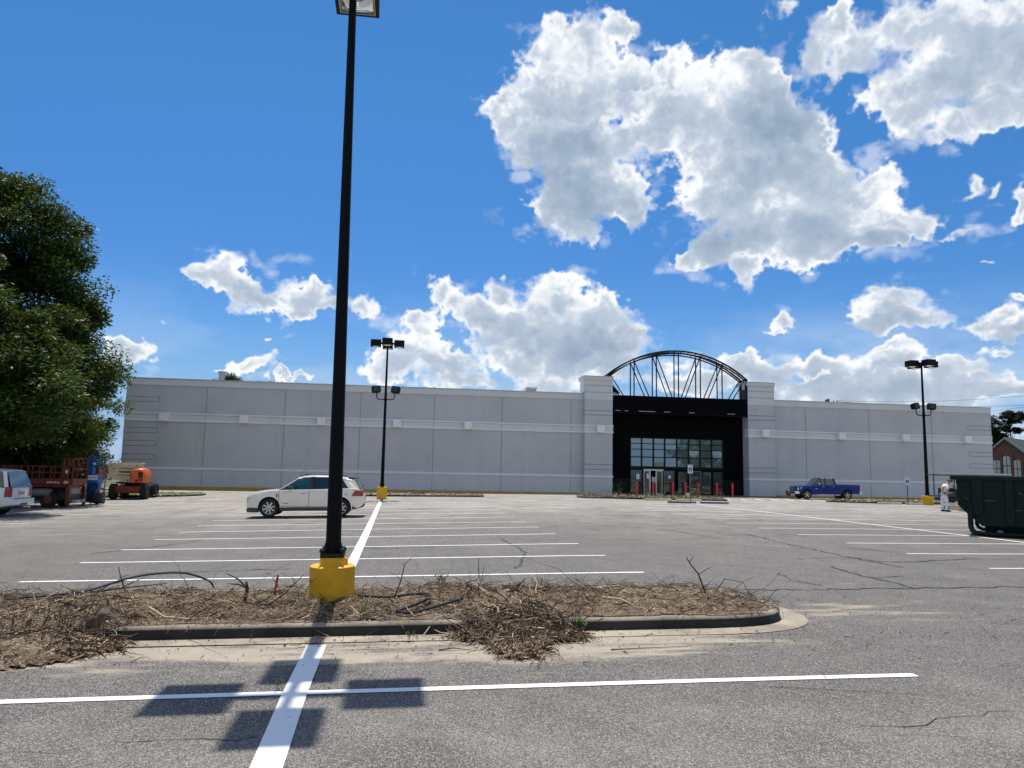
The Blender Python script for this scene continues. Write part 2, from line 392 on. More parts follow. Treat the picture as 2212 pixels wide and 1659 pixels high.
# ---------------------------------------------------------------- materials
def asphalt():
    m, t, p, co = new_mat('asphalt')
    sx = t.n('ShaderNodeSeparateXYZ'); t.l(co, sx.inputs[0])
    n1 = t.noise(co, .16, 7, .6, .4); n2 = t.noise(co, 1.1, 8, .62); n3 = t.noise(co, .5, 5, .6, 1.5)
    stretch = t.n('ShaderNodeMapping'); stretch.inputs['Scale'].default_value = (.35, 1.6, 1); t.l(co, stretch.inputs[0])
    n4 = t.noise(stretch.outputs[0], .6, 7, .6)
    c = t.mix(t.ramp(n1, .38, .62), (.090, .082, .070), (.190, .172, .142))
    worn_glare = t.ramp(t.math('ADD', sx.outputs[1], t.math('MULTIPLY', n1, 18)), 24, 50)  # paler towards the store: weathering and grazing glare both put into the colour
    c = t.mix(worn_glare, c, (.74, .69, .61))
    c = t.mix(t.ramp(n4, .3, .66, 0, .55), c, (.115, .105, .10))
    c = t.mix(t.ramp(n2, .25, .75), t.mix(.50, c, (.05, .047, .043)), t.mix(.26, c, (.40, .375, .34)))
    c = t.mix(t.ramp(n3, .54, .70, 0, .6), c, (.15, .105, .082))
    band = t.math('MULTIPLY', t.ramp(t.math('ADD', sx.outputs[1], t.math('MULTIPLY', n3, 1.6)), 5.8, 7.4), t.ramp(t.math('ADD', sx.outputs[1], t.math('MULTIPLY', n1, 14)), 46, 19))
    c = t.mix(t.math('MULTIPLY', band, t.ramp(n2, .25, .7, .95, .55)), c, (.068, .060, .056))
    # oil drips and old patches
    vo = t.n('ShaderNodeTexVoronoi'); vo.inputs['Scale'].default_value = .42; wv = t.n('ShaderNodeVectorMath', operation='ADD'); t.l(co, wv.inputs[0]); t.l(t.n('ShaderNodeTexNoise').outputs['Color'], wv.inputs[1]); t.l(wv.outputs[0], vo.inputs['Vector'])
    oil = t.ramp(t.math('ADD', vo.outputs['Distance'], t.math('MULTIPLY', n2, .35)), .26, .42, .55, 0)
    c = t.mix(oil, c, (.05, .046, .042))
    tr_ = t.n('ShaderNodeMapping'); tr_.inputs['Scale'].default_value = (1.1, .05, 1); t.l(co, tr_.inputs[0])
    c = t.mix(t.ramp(t.noise(tr_.outputs[0], 1.0, 3, .5), .56, .70, 0, .28), c, (.06, .056, .052))
    pit = t.math('MULTIPLY', t.ramp(t.noise(co, .38, 6, .65), .50, .66), t.ramp(t.noise(co, 17, 5, .7), .40, .62))
    c = t.mix(t.math('MULTIPLY', pit, .7), c, (.045, .042, .040))
    # aggregate: pale chips and dark pits
    v = t.n('ShaderNodeTexVoronoi'); v.inputs['Scale'].default_value = 105; t.l(co, v.inputs['Vector'])
    cs = t.n('ShaderNodeSeparateColor'); t.l(v.outputs['Color'], cs.inputs[0])
    c = t.mix(t.ramp(cs.outputs[0], .60, .9, 0, .6), c, (.46, .43, .39))
    c = t.mix(t.ramp(cs.outputs[1], .55, .85, 0, .65), c, (.035, .035, .037))
    v2 = t.n('ShaderNodeTexVoronoi'); v2.inputs['Scale'].default_value = 190; t.l(co, v2.inputs['Vector'])
    c2 = t.n('ShaderNodeSeparateColor'); t.l(v2.outputs['Color'], c2.inputs[0])
    c = t.mix(t.ramp(c2.outputs[0], .35, 1, 0, .45), c, (.06, .06, .06))
    c = t.mix(t.ramp(c2.outputs[2], .8, .97, 0, .6), c, (.55, .53, .5))
    # fine crack net, only in patches
    dist = t.n('ShaderNodeVectorMath', operation='ADD'); t.l(co, dist.inputs[0])
    nz = t.n('ShaderNodeTexNoise'); nz.inputs['Scale'].default_value = .9; nz.inputs['Detail'].default_value = 6; t.l(co, nz.inputs['Vector'])
    t.l(nz.outputs['Color'], dist.inputs[1])
    ve = t.n('ShaderNodeTexVoronoi', feature='DISTANCE_TO_EDGE'); ve.inputs['Scale'].default_value = .36; t.l(dist.outputs[0], ve.inputs['Vector'])
    crk = t.math('MULTIPLY', t.ramp(ve.outputs['Distance'], .0, .012, 1, 0), t.ramp(t.noise(co, .11, 3), .50, .60))
    c = t.mix(t.math('MULTIPLY', crk, .55), c, (.03, .03, .03))
    # blown sand
    at = t.n('ShaderNodeAttribute', attribute_name='sand')
    sandf = t.ramp(t.math('ADD', at.outputs['Fac'], t.math('MULTIPLY', t.math('SUBTRACT', t.noise(stretch.outputs[0], 1.3, 10, .72), .5), 3.0)), .32, .85)
    sc = t.mix(t.noise(co, 5, 8, .7), (.31, .255, .19), (.52, .465, .375))
    c = t.mix(t.math('MULTIPLY', sandf, .88), c, sc)
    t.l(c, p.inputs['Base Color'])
    p.inputs['Roughness'].default_value = .78; p.inputs['Specular IOR Level'].default_value = .35
    h = t.math('ADD', t.math('MULTIPLY', v.outputs['Distance'], .6), t.math('MULTIPLY', cs.outputs[1], -.5))
    t.l(t.bump(h, .55, .012), p.inputs['Normal'])
    return m
M_ASPH = asphalt()

def paint_mat(name, col, wear=.5):
    m, t, p, co = new_mat(name)
    n = t.noise(co, 9, 8, .7); n2 = t.noise(co, 60, 4)
    c = t.mix(t.ramp(t.math('ADD', n, t.math('MULTIPLY', n2, .35)), .74, .93, 0, wear), col, (.28, .27, .26))
    c = t.mix(t.ramp(t.noise(co, .8, 5), .45, .75, 0, .22), c, (.45, .42, .37))
    t.l(c, p.inputs['Base Color']); p.inputs['Roughness'].default_value = .6
    t.l(t.bump(n2, .3, .004), p.inputs['Normal']); return m
M_LINE = paint_mat('white_road_paint', (.86, .87, .88), .65)
M_BLUEP = paint_mat('faded_blue_paint', (.50, .60, .78), .8)

def concrete(name, a, b, stain=(.12, .11, .09)):
    m, t, p, co = new_mat(name)
    c = t.mix(t.ramp(t.noise(co, 2.2, 7), .3, .7), a, b)
    c = t.mix(t.ramp(t.noise(co, .9, 8, .7), .5, .75, 0, .75), c, stain)
    c = t.mix(t.ramp(t.noise(co, 120, 3), .5, .8, 0, .35), c, (.1, .1, .095))
    t.l(c, p.inputs['Base Color']); p.inputs['Roughness'].default_value = .85
    t.l(t.bump(t.noise(co, 70, 5), .4, .006), p.inputs['Normal']); return m
M_KERB = concrete('kerb_concrete', (.17, .15, .115), (.36, .32, .25), (.07, .058, .042))
M_KERBF = concrete('kerb_face_dark', (.012, .012, .011), (.034, .032, .027), (.006, .006, .006))  # upright kerb faces: near-black concrete, far darker than the kerb top
M_CONC = concrete('pale_concrete', (.42, .41, .38), (.56, .545, .51), (.25, .23, .2))

def soil_mat():
    m, t, p, co = new_mat('dry_soil')
    c = t.mix(t.ramp(t.noise(co, 1.6, 7, .62), .35, .65), (.135, .088, .053), (.44, .34, .23))
    c = t.mix(t.ramp(t.noise(co, 14, 8, .7), .40, .68), t.mix(.5, c, (.06, .042, .028)), t.mix(.25, c, (.46, .37, .26)))
    v = t.n('ShaderNodeTexVoronoi'); v.inputs['Scale'].default_value = 55; t.l(co, v.inputs['Vector'])
    cs = t.n('ShaderNodeSeparateColor'); t.l(v.outputs['Color'], cs.inputs[0])
    c = t.mix(t.ramp(cs.outputs[0], .78, .97, 0, .7), c, (.48, .40, .30))
    c = t.mix(t.ramp(cs.outputs[1], .7, .95, 0, .7), c, (.035, .024, .016))
    t.l(c, p.inputs['Base Color']); p.inputs['Roughness'].default_value = .95; p.inputs['Specular IOR Level'].default_value = .2
    h = t.math('ADD', t.noise(co, 22, 8, .7), t.math('MULTIPLY', v.outputs['Distance'], .5))
    t.l(t.bump(h, 1., .04), p.inputs['Normal']); return m
M_SOIL = soil_mat()

# ---------------------------------------------------------------- ground sheets
def axis(segs):
    out = []
    for a, b, st in segs: out += list(np.arange(a, b-1e-6, st))
    return out + [segs[-1][1]]
def sheet(name, xs, ys, zf, m, attr=None):
    nx, ny = len(xs), len(ys)
    vs = [(x, y, zf(x, y)) for y in ys for x in xs]
    fs = [(j*nx+i, j*nx+i+1, (j+1)*nx+i+1, (j+1)*nx+i) for j in range(ny-1) for i in range(nx-1)]
    me = bpy.data.meshes.new(name); me.from_pydata(vs, [], fs); me.materials.append(m); me.shade_smooth()
    if attr:
        a = me.attributes.new(attr[0], 'FLOAT', 'POINT'); a.data.foreach_set('value', [attr[1](v[0], v[1]) for v in vs])
    o = bpy.data.objects.new(name, me); COL.objects.link(o); return o
def bumpf(x, a, b, w): return max(0., min(1., (x-a)/w))*max(0., min(1., (b-x)/w))
def sand(s, t):
    f = bumpf(s, -6.5, 5.2, 1.6)*bumpf(t, 6.6, 9.6, 1.3)*.80
    f = max(f, bumpf(s, 0.2, 4.2, 1.0)*bumpf(t, 6.6, 9.4, 1.2)*.85)
    f = max(f, bumpf(s, 3.4, 8.6, 2.0)*bumpf(t, 7.8, 11.0, 1.4)*.36)
    f = max(f, bumpf(s, 1., 5.5, 1.2)*bumpf(t, 4.2, 5.6, .5)*.0)
    f = max(f, bumpf(s, -9, 9, 3)*bumpf(t, 10.6, 12.2, .8)*.30)
    f = max(f, bumpf(s, 14, 22, 3)*bumpf(t, 27.5, 30, 1)*.38)
    f = max(f, bumpf(s, 5, 8, 1)*bumpf(t, 3.6, 5.0, .5)*.45)
    return f
lot = sheet('parking_lot', axis([(-46, -9, 1.), (-9, 10, .2), (10, 20, .5), (20, 84, 1.)]), axis([(-60, 2, 2.), (2, 14, .2), (14, 34, .5), (34, 64, 1.)]), zg, M_ASPH, ('sand', sand))
struct(lot)
M_TERR = mat('dry_grass_ground', (.085, .10, .04), .95, var=.35, vscale=.4, dirt=(.2, .16, .1), dirt_scale=.15)
terr = sheet('terrain', axis([(-2600, -100, 250), (-100, 150, 10), (150, 2600, 245)]), axis([(-2600, -100, 250), (-100, 150, 10), (150, 2600, 245)]), lambda s, t: zg(s, t)-.16, M_TERR)
struct(terr)

def strip(pts, w, dz, m, name, jitter=0, mb=None):
    """Ribbon following the ground along pts (s, t)."""
    own = mb is None; mb = mb or MB(); L = []
    for a, b in zip(pts[:-1], pts[1:]):
        n = max(1, int(math.hypot(b[0]-a[0], b[1]-a[1])/.5))
        L += [(a[0]+(b[0]-a[0])*i/n, a[1]+(b[1]-a[1])*i/n) for i in range(n)]
    L.append(pts[-1]); vs, fs = [], []
    for i, p in enumerate(L):
        q0, q1 = L[max(0, i-1)], L[min(len(L)-1, i+1)]; dx, dy = q1[0]-q0[0], q1[1]-q0[1]; l = math.hypot(dx, dy) or 1
        ww = w*(1+jitter*(random.random()-.5)*2)/2; nx, ny = -dy/l*ww, dx/l*ww
        for sg in (1, -1):
            x, y = p[0]+sg*nx, p[1]+sg*ny; vs.append((x, y, zg(x, y)+dz))
        if i: fs.append((2*i-2, 2*i-1, 2*i+1, 2*i))
    mb.add(vs, fs)
    return struct(mb.build(name, m)) if own else None

# centre row (the lamps stand on its middle line) and the rows beside it
ROWC = [13.05, 15.6, 18.05, 20.75, 23.3, 25.8, 28.45, 31.3, 34.0, 36.7, 39.4, 42.1]
for i, t in enumerate(ROWC):
    l = -5.9-.045*(t-13); r_ = 4.4 if t < 29 else 4.5
    strip([(l, t-.03), (r_, t+.05)], .105, .006, M_LINE, 'parking_line')
strip([(-3.2-6, 6.50), (4.75, 6.43)], .105, .006, M_LINE, 'parking_line')
strip([(-.70, 3.2), (-.78, 6.4), (-.79, 8.10)], .20, .010, M_LINE, 'parking_line')
strip([(-.85, 11.6), (-.86, 14.9), (-.90, 22.3), (-1.08, 44.6)], .20, .010, M_LINE, 'parking_line')
for t in [5.5, 8.1, 10.8]+[13.45, 15.9, 18.25, 20.65, 23.1, 25.5, 28.2, 30.9, 33.6, 36.3, 39.0, 41.7]:
    if t < 12: continue
    strip([(11.65, t), (22.2, t-.1)], .09, .006, M_LINE, 'parking_line')
strip([(17.25, 13.5), (17.2, 20.4), (17.16, 38.4), (17.1, 44)], .15, .010, M_LINE, 'parking_line')
for t in [30.9, 33.5, 36.1, 39.0]:
    strip([(26.5, t), (38, t-.1)], .105, .006, M_LINE, 'parking_line')
for t in [20.0, 22.7, 25.4, 28.0, 30.7, 33.4, 36.1, 39.3, 42.4, 45.4, 47.6]:
    strip([(-18.2, t-.05), (-12.75-.012*(t-33)*3, t)], .105, .006, M_LINE, 'parking_line')
for (s, t, w, d) in [(12.5, 47.6, 3.2, .5), (19.6, 47.2, 2.6, .5), (24, 46.4, 3, .5), (33.6, 45.6, 2.8, .55), (40, 46, 2.6, .5)]:
    strip([(s-w/2, t), (s+w/2, t)], d, .007, M_BLUEP, 'accessible_bay_paint')
for k in range(7):
    strip([(24.2+k*1.25, 52.2), (25.3+k*1.25, 55.6)], .14, .006, M_LINE, 'crosswalk_line')

# cracks running through the asphalt
M_CRACK = mat('crack_filler', (.028, .027, .027), .9)
def crack(pts, w):
    out = []
    for a, b in zip(pts[:-1], pts[1:]):
        n = max(2, int(math.hypot(b[0]-a[0], b[1]-a[1])/.16))
        for i in range(n):
            out.append((a[0]+(b[0]-a[0])*i/n + random.uniform(-.06, .06), a[1]+(b[1]-a[1])*i/n + random.uniform(-.07, .07)))
    out.append(pts[-1]); mb = MB(); strip(out, w, .0045, None, '', .75, mb); struct(mb.build('pavement_crack', M_CRACK))
for pts, w in [([(5.4, 11.1), (6.35, 11.13), (8.3, 11.15), (10.1, 11.28), (12.5, 11.3), (17, 11.5)], .05), ([(9.8, 20.8), (10.04, 20.6), (9.9, 18.5), (9.8, 17.1), (9.79, 14.6), (9.9, 13.6)], .045),
               ([(10.8, 17.2), (11.66, 16.2)], .035), ([(8.43, 15.0), (9.88, 15.15), (9.99, 14.45), (11.0, 14.45), (11.4, 14.7), (12.5, 15.0), (14, 14.9)], .05),
               ([(8.46, 13.7), (8.27, 12.8), (8.33, 12.1), (8.3, 11.15)], .055), ([(8.33, 12.3), (9.1, 12.5)], .03), ([(6.9, 12.9), (6.6, 12.0), (6.9, 11.5)], .03), ([(3.4, 5.18), (3.91, 5.21), (4.3, 5.4), (5.2, 5.35)], .007), ([(3.6, 5.0), (4.0, 4.9), (4.3, 4.92)], .003),
               ([(-6.5, 17.2), (-5.5, 19.0), (-5.0, 20.5)], .04), ([(-1.9, 18.4), (-.2, 17.5), (.9, 17.8)], .035), ([(-5.1, 4.9), (-3.4, 5.1), (-2.0, 5.4), (-.9, 5.5)], .006), ([(2.2, 13.8), (2.8, 16.2), (2.7, 19.6)], .035), ([(-4.4, 13.9), (-1.9, 14.2)], .03), ([(12, 12.6), (15, 12.2), (19, 12.7)], .04), ([(6.4, 24), (8.2, 22.2), (8.6, 19)], .04)]:
    crack(pts, w)
#PART3
# ================================================================= THE STORE
M_WALL = mat('grey_stucco', (.51, .532, .572), .9, var=.05, vscale=.35, bump=.25, bscale=40, dirt=(.43, .45, .50), dirt_amt=.4, dirt_scale=.5, streak=.3)
M_WALLLOW = mat('pale_grey_stucco', (.565, .597, .64), .9, var=.03, vscale=.35, bump=.25, bscale=40, dirt=(.42, .42, .42), dirt_amt=.3, dirt_scale=.8, streak=.35)
M_TRIM = mat('light_stucco_trim', (.65, .68, .70), .85, var=.03, vscale=.5)
M_TRIMW = mat('white_stucco_trim', (.75, .785, .82), .85, var=.03, vscale=.5)
M_JOINT = mat('joint_sealant', (.27, .285, .32), .9)
M_COPING = mat('metal_coping', (.50, .50, .50), .45, .3)
M_BLACK = mat('black_paint', (.005, .005, .006), .55, var=.3, spec=.2)
M_BLACKW = mat('black_wall_paint', (.0022, .0024, .004), .8, var=.25, vscale=.5, spec=.08)
M_STEELK = mat('black_steel', (.0035, .0035, .004), .5, 0, var=.3, vscale=8, spec=.2)
M_ROOF = mat('roof_membrane', (.45, .45, .44), .9)
M_GOLD = mat('yellow_kerb_paint', (.50, .34, .055), .75, var=.2, vscale=1.2, dirt=(.2, .16, .08), dirt_amt=.6)
M_YEL = mat('safety_yellow_paint', (.72, .40, .006), .5, var=.13, vscale=3.5, dirt=(.36, .20, .02), dirt_amt=.35, dirt_scale=2.6, bump=.1, bscale=50)
M_LBOX = mat('wall_light_white', (.82, .835, .85), .5, var=.03)
M_ALU = mat('aluminium', (.55, .56, .57), .35, .85)
M_TINT = glass_mat('storefront_glass', (.008, .016, .018), .03)
M_GLZ = glass_mat('upper_glazing', (.06, .105, .105), .18)

T0 = 62.7
store = thing('store_building', 'long grey stucco retail store with black arched entrance truss', 'building')
def wing(s0, s1, joints, rects, name):
    mb = MB()
    mb.mi(0).box(s0, s1, T0, T0+45, 1.46, 8.16)
    mb.mi(1).box(s0, s1, T0-.02, T0+45, -.6, 1.46)
    for s in joints:                                     # panel joints
        mb.mi(2).box(s-.022, s+.022, T0-.014, T0+.05, 1.70, 5.24); mb.box(s-.022, s+.022, T0-.014, T0+.05, 6.0, 8.14)
        mb.box(s-.02, s+.02, T0-.030, T0, .0, 1.45)
    for (a, b, z0, z1) in rects:                         # incised rectangles
        for q in ((a, b, z0-.025, z0+.025), (a, b, z1-.025, z1+.025), (a-.025, a+.025, z0, z1), (b-.025, b+.025, z0, z1)):
            mb.mi(2).box(q[0], q[1], T0-.012, T0+.05, q[2], q[3])
    mb.build('wall', [M_WALL, M_WALLLOW, M_JOINT], store)
    tr = MB()
    tr.mi(0).box(s0, s1, T0-.06, T0+.3, 8.16, 8.66)       # cornice band
    tr.mi(1).box(s0-.03, s1+.03, T0-.10, T0+.45, 8.66, 8.74)
    tr.build('cornice', [M_TRIM, M_COPING], store)
    bd = MB()
    bd.mi(0).box(s0, s1, T0-.045, T0+.1, 5.42, 5.84)
    bd.mi(1).box(s0, s1, T0-.10, T0+.1, 5.84, 5.965); bd.box(s0, s1, T0-.10, T0+.1, 5.27, 5.42)
    for s in joints: bd.mi(2).box(s-.018, s+.018, T0-.052, T0, 5.43, 5.83)
    bd.mi(2).box(s0, s1, T0-.049, T0, 5.815, 5.84)
    bd.build('band_course', [M_TRIM, M_TRIMW, M_JOINT], store)
    lo = MB(); lo.box(s0, s1, T0-.07, T0+.1, 1.46, 1.64); lo.build('base_trim', M_TRIMW, store)
SW0, SW1 = -21.85, 55.3
wing(SW0, 15.55, [-15.7, -9.55, -3.45, 2.65, 8.45, 14.5],
     [(SW0+.03, -19.33, 6.82, 7.2), (SW0+.03, -19.34, 4.33, 4.73), (SW0+.03, -19.36, 3.28, 3.69), (SW0+.03, -19.36, 2.2, 2.62)], 'left')
wing(32.98, SW1, [36.37, 42.66, 49.03], [(52.83, SW1-.03, 6.55, 6.94), (52.83, SW1-.03, 4.07, 4.46), (52.83, SW1-.03, 2.98, 3.36), (52.83, SW1-.03, 1.95, 2.3)], 'right')
TP = 62.0                                                # face of the two entrance piers
def pier(s0, s1, depth):
    mb = MB()
    mb.mi(0).box(s0, s1, TP, T0+depth, 1.44, 8.14); mb.mi(1).box(s0, s1, TP-.015, T0+depth, -.6, 1.44)
    mb.mi(2).box(s0, s1, TP-.02, T0+depth, 8.14, 9.86)
    for z in (9.36, 8.78, 7.18, 6.80, 2.56, 2.13):
        mb.mi(3).box(s0-.008, s1+.008, TP-.028, TP+.72, z-.02, z+.02)
    mb.build('pier', [M_WALL, M_WALLLOW, M_TRIM, M_JOINT], store)
    c = MB(); c.box(s0-.12, s1+.04, TP-.13, T0+depth+.1, 9.86, 10.15); c.mi(1).box(s0-.15, s1+.06, TP-.16, T0+depth+.12, 10.15, 10.2); c.build('pier_cap', [M_TRIM, M_COPING], store)
    b = MB(); b.box(s0-.05, s1+.04, TP-.065, TP+.7, 1.44, 1.62); b.build('base_trim', M_TRIMW, store)
    b = MB()
    b.mi(0).box(s0-.03, s1+.03, TP-.045, TP+.7, 5.40, 5.83); b.mi(1).box(s0-.08, s1+.05, TP-.09, TP+.7, 5.83, 5.955); b.box(s0-.08, s1+.05, TP-.09, TP+.7, 5.25, 5.40)
    b.build('band_course', [M_TRIM, M_TRIMW], store)
pier(15.56, 18.02, 1.2); pier(30.5, 33.0, 1.2)
for s, t in [(-18.8, T0), (-12.65, T0), (-6.55, T0), (-.41, T0), (5.55, T0), (39.68, T0), (46.07, T0), (52.45, T0), (16.86, TP), (31.93, TP)]:
    l = MB(); l.box(s-.33, s+.33, t-.52, t-.08, 5.28, 5.93); l.mi(1).box(s-.27, s+.27, t-.46, t-.13, 5.262, 5.282)
    l.build('wall_light', [M_LBOX, mat('wall_light_lens', (.7, .72, .72), .3)], store, bevel=.012)
rf = MB(); rf.box(SW0+.1, SW1-.1, T0+.3, T0+44.8, 8.0, 8.12); rf.build('roof', M_ROOF, store)

# black entrance recess
TW = 63.15
ew = MB()
ew.box(18.02, 19.9, TW, TW+.3, -.4, 8.55); ew.box(28.6, 30.5, TW, TW+.3, -.4, 8.55); ew.box(19.9, 28.6, TW, TW+.3, 5.02, 8.55)
ew.box(18.0, 30.5, TW+2.2, TW+2.4, -.4, 8.0)
ew.mi(1).box(18.02, 19.9, TW-.02, TW, -.1, 1.42); ew.box(28.6, 30.5, TW-.02, TW, -.1, 1.42)
ew.build('entrance_wall', [M_BLACKW, mat('dark_green_black', (.004, .008, .008), .6, spec=.15)], store)
hd = MB(); hd.box(18.05, 30.42, 62.10, 62.75, 7.10, 8.58); hd.box(18.05, 30.42, 62.75, TW, 7.3, 7.4)
hd.box(18.03, 30.47, 62.07, 62.8, 8.581, 8.61)
hd.build('header_panel', M_BLACKW, store)
for a, b in [(18.3, 18.75), (19.1, 19.45), (20.4, 21.9), (22.7, 23.3), (25.0, 25.5), (28.6, 29.3)]:
    sl = MB(); sl.box(a, b, 62.085, 62.098, 7.24, 7.275); sl.build('sunlight_sliver', M_ALU, store)  # pale metal strips imitate slivers of sunlight along the header's lower edge

# arch: twin steel bow trusses
arch = MB()
CXA, HW, ZS, ZP = 24.1, 6.36, 10.42, 12.74
sag = ZP-ZS; RA = (HW*HW+sag*sag)/(2*sag); ZC = ZP-RA
def az_(s): return ZC+math.sqrt(max(0, RA*RA-(s-CXA)**2))
for ty in (62.22, 63.30):
    P = [CXA-HW+2*HW*i/40 for i in range(41)]
    for dz, w, h in ((0, .13, .12), (-.22, .10, .10)):
        for a, b in zip(P[:-1], P[1:]):
            arch._rbar((a, ty, az_(a)+dz), (b+.02, ty, az_(b+.02) + dz if b < CXA+HW else az_(b)+dz), w, h)
    for kx in range(-2, 3):
        s = CXA+kx*2.04
        arch.bar((s, ty, 7.1), (s, ty, az_(s)-.1), .085)
    for kx in (-3, -2, -1, 1, 2, 3):
        s0 = CXA+(kx*2.04 if abs(kx) < 3 else math.copysign(6.2, kx)); s1 = CXA+(kx-math.copysign(1, kx))*2.04
        arch.bar((s0, ty-.02, az_(s0)-.2), (s1+math.copysign(.06, kx), ty-.02, 7.15), .075)
    for sx in (-1, 1):
        arch.box(CXA+sx*HW-.09, CXA+sx*HW+.09, ty-.1, ty+.1, 7.0, ZS+.05)
    arch.box(CXA-HW, CXA+HW, ty-.08, ty+.08, 7.05, 7.22)
for i in range(0, 40, 2):                                 # lacing between the two bows
    a, b, c = P[i], P[i+1], P[min(i+2, 40)]
    arch.bar((a, 62.22, az_(a)), (b, 63.30, az_(b)), .04); arch.bar((b, 63.30, az_(b)), (c, 62.22, az_(c)), .04)
    if i % 8 == 0: arch.bar((a, 62.22, az_(a)-.28), (a, 63.30, az_(a)-.28), .04)
for sx in (-1, 1):
    s = CXA+sx*HW; arch.box(s-.07, s+.07, 62.22, 63.3, ZS-.12, ZS+.02); arch.box(s-.08 if sx > 0 else s-.02, s+.02 if sx > 0 else s+.08, 62.1, 63.1, 7.1, ZS-.9)
arch.hexa([(18.2, 63.3, 9.0), (18.5, 63.3, 9.0), (18.5, 64.6, 9.0), (18.2, 64.6, 9.0)], [(17.9, 63.3, 10.0), (18.35, 63.3, 10.0), (18.35, 64.6, 10.0), (17.9, 64.6, 10.0)])
arch.hexa([(18.3, 63.3, 9.0), (19.1, 63.3, 8.9), (19.1, 64.6, 8.9), (18.3, 64.6, 9.0)], [(18.15, 63.3, 9.75), (18.3, 63.3, 9.75), (18.3, 64.6, 9.75), (18.15, 64.6, 9.75)])
arch.build('arch_truss', M_STEELK, store)

# upper glazing: eight columns by four rows
GX = [19.98, 21.02, 22.10, 23.15, 24.27, 25.36, 26.44, 27.52, 28.58]; GZ = [2.47, 3.32, 3.99, 4.50, 4.98]
win = MB()
for x in GX: win.box(x-.055, x+.055, TW-.03, TW+.1, 2.25, 5.03)
for z, h in zip(GZ, (.20, .055, .03, .03, .03)):
    for x0, x1 in zip(GX[:-1], GX[1:]): win.box(x0+.055, x1-.055, TW-.028, TW+.1, z-h, z+.03)
wo_ = win.build('entrance_window', M_BLACK, store)
gp = MB()
for j in range(4):
    for i in range(8):                                   # each pane sits at its own tiny angle, so reflections break from pane to pane
        a, b = random.uniform(-.004, .004), random.uniform(-.004, .004)
        x0, x1, z0, z1 = GX[i]+.05, GX[i+1]-.05, GZ[j]+.02, GZ[j+1]-.02
        gp.add([(x0, TW+.05-a-b, z0), (x1, TW+.05+a-b, z0), (x1, TW+.05+a+b, z1), (x0, TW+.05-a+b, z1)], [(0, 1, 2, 3)])
gp.build('glazing', M_GLZ, wo_)
def shop_pane(x0, x1, z0, z1, frame_m, w, name, rail=None):
    f = MB()
    f.box(x0, x0+w, TW-.05, TW+.08, z0, z1); f.box(x1-w, x1, TW-.05, TW+.08, z0, z1)
    f.box(x0+w, x1-w, TW-.048, TW+.08, z1-w, z1); f.box(x0+w, x1-w, TW-.048, TW+.08, z0, z0+w*2)
    if rail: f.box(x0+w, x1-w, TW-.047, TW+.06, rail, rail+.05)
    o = f.build(name, frame_m, store)
    g = MB(); g.box(x0+w, x1-w, TW+.02, TW+.04, z0+w, z1-w); g.build('glass', M_TINT, o); return o
shop_pane(19.95, 21.1, .05, 2.22, M_BLACK, .06, 'shop_window', 1.0)
shop_pane(21.18, 21.72, .05, 2.12, M_ALU, .055, 'door'); shop_pane(22.32, 22.9, .05, 2.12, M_ALU, .055, 'door')
shop_pane(22.95, 24.1, .05, 2.2, M_BLACK, .06, 'shop_window', 1.0); shop_pane(24.3, 25.3, .05, 2.15, M_BLACK, .06, 'shop_window', .75)
shop_pane(25.4, 26.5, .05, 2.15, mat('dark_aluminium', (.22, .23, .24), .4, .6), .05, 'door', .9)
shop_pane(26.55, 27.52, .05, 2.15, M_BLACK, .06, 'shop_window', .95); shop_pane(27.58, 28.58, .05, 2.15, M_BLACK, .06, 'shop_window', .8)
dh = MB(); dh.box(21.12, 22.95, TW-.16, TW+.02, 2.13, 2.25); dh.box(21.72, 21.80, TW-.1, TW, .1, 2.13); dh.box(22.26, 22.32, TW-.1, TW, .1, 2.13); dh.build('door_header', M_ALU, store)
notes = []
for (x, z, w, h, lab) in [(20.64, 1.59, .30, .46, 'white paper notice taped to the leftmost shop window beside the open door'), (21.55, 1.64, .22, .44, 'white paper notice on the left leaf of the open entrance door'),
                     (22.02, 1.33, .16, .50, 'narrow white notice in the doorway, left of its pair'), (22.24, 1.33, .15, .50, 'narrow white notice in the doorway, right of its pair'), (23.55, 1.60, .26, .26, 'small square notice on the shop window right of the open door')]:
    n = MB(); n.box(x-w/2, x+w/2, TW-.062, TW-.056, z-h/2, z+h/2)
    for k in range(4): n.mi(1).box(x-w*.36, x+w*(.2+.04*k), TW-.064, TW-.062, z+h*(.28-.16*k), z+h*(.31-.16*k))
    tag(n.build('paper_notice', [mat('white_paper', (.8, .81, .82), .8), mat('faint_ink', (.35, .36, .4), .8)]), lab, 'notice', 'notices on the shop front')

# yellow edged walk along the wall
wk = MB()
for a, b in [(-19.1, -9.6), (-9.6, -.3), (-.3, 8.0), (8.0, 15.45), (33.2, 40), (40, 47.5), (47.5, 55.2)]:
    wk.mi(0).box(a, b-.02, 61.45, T0-.02, -.5, .16); wk.mi(1).box(a, b-.02, 61.28, 61.45, -.5, .165)
struct(wk.build('store_walk', [M_CONC, M_GOLD], bevel=.015))
ap = MB(); ap.box(15.45, 33.2, 59.5, TW, -.5, .06); struct(ap.build('entrance_apron', mat('dark_apron_concrete', (.10, .10, .10), .9, var=.2)))

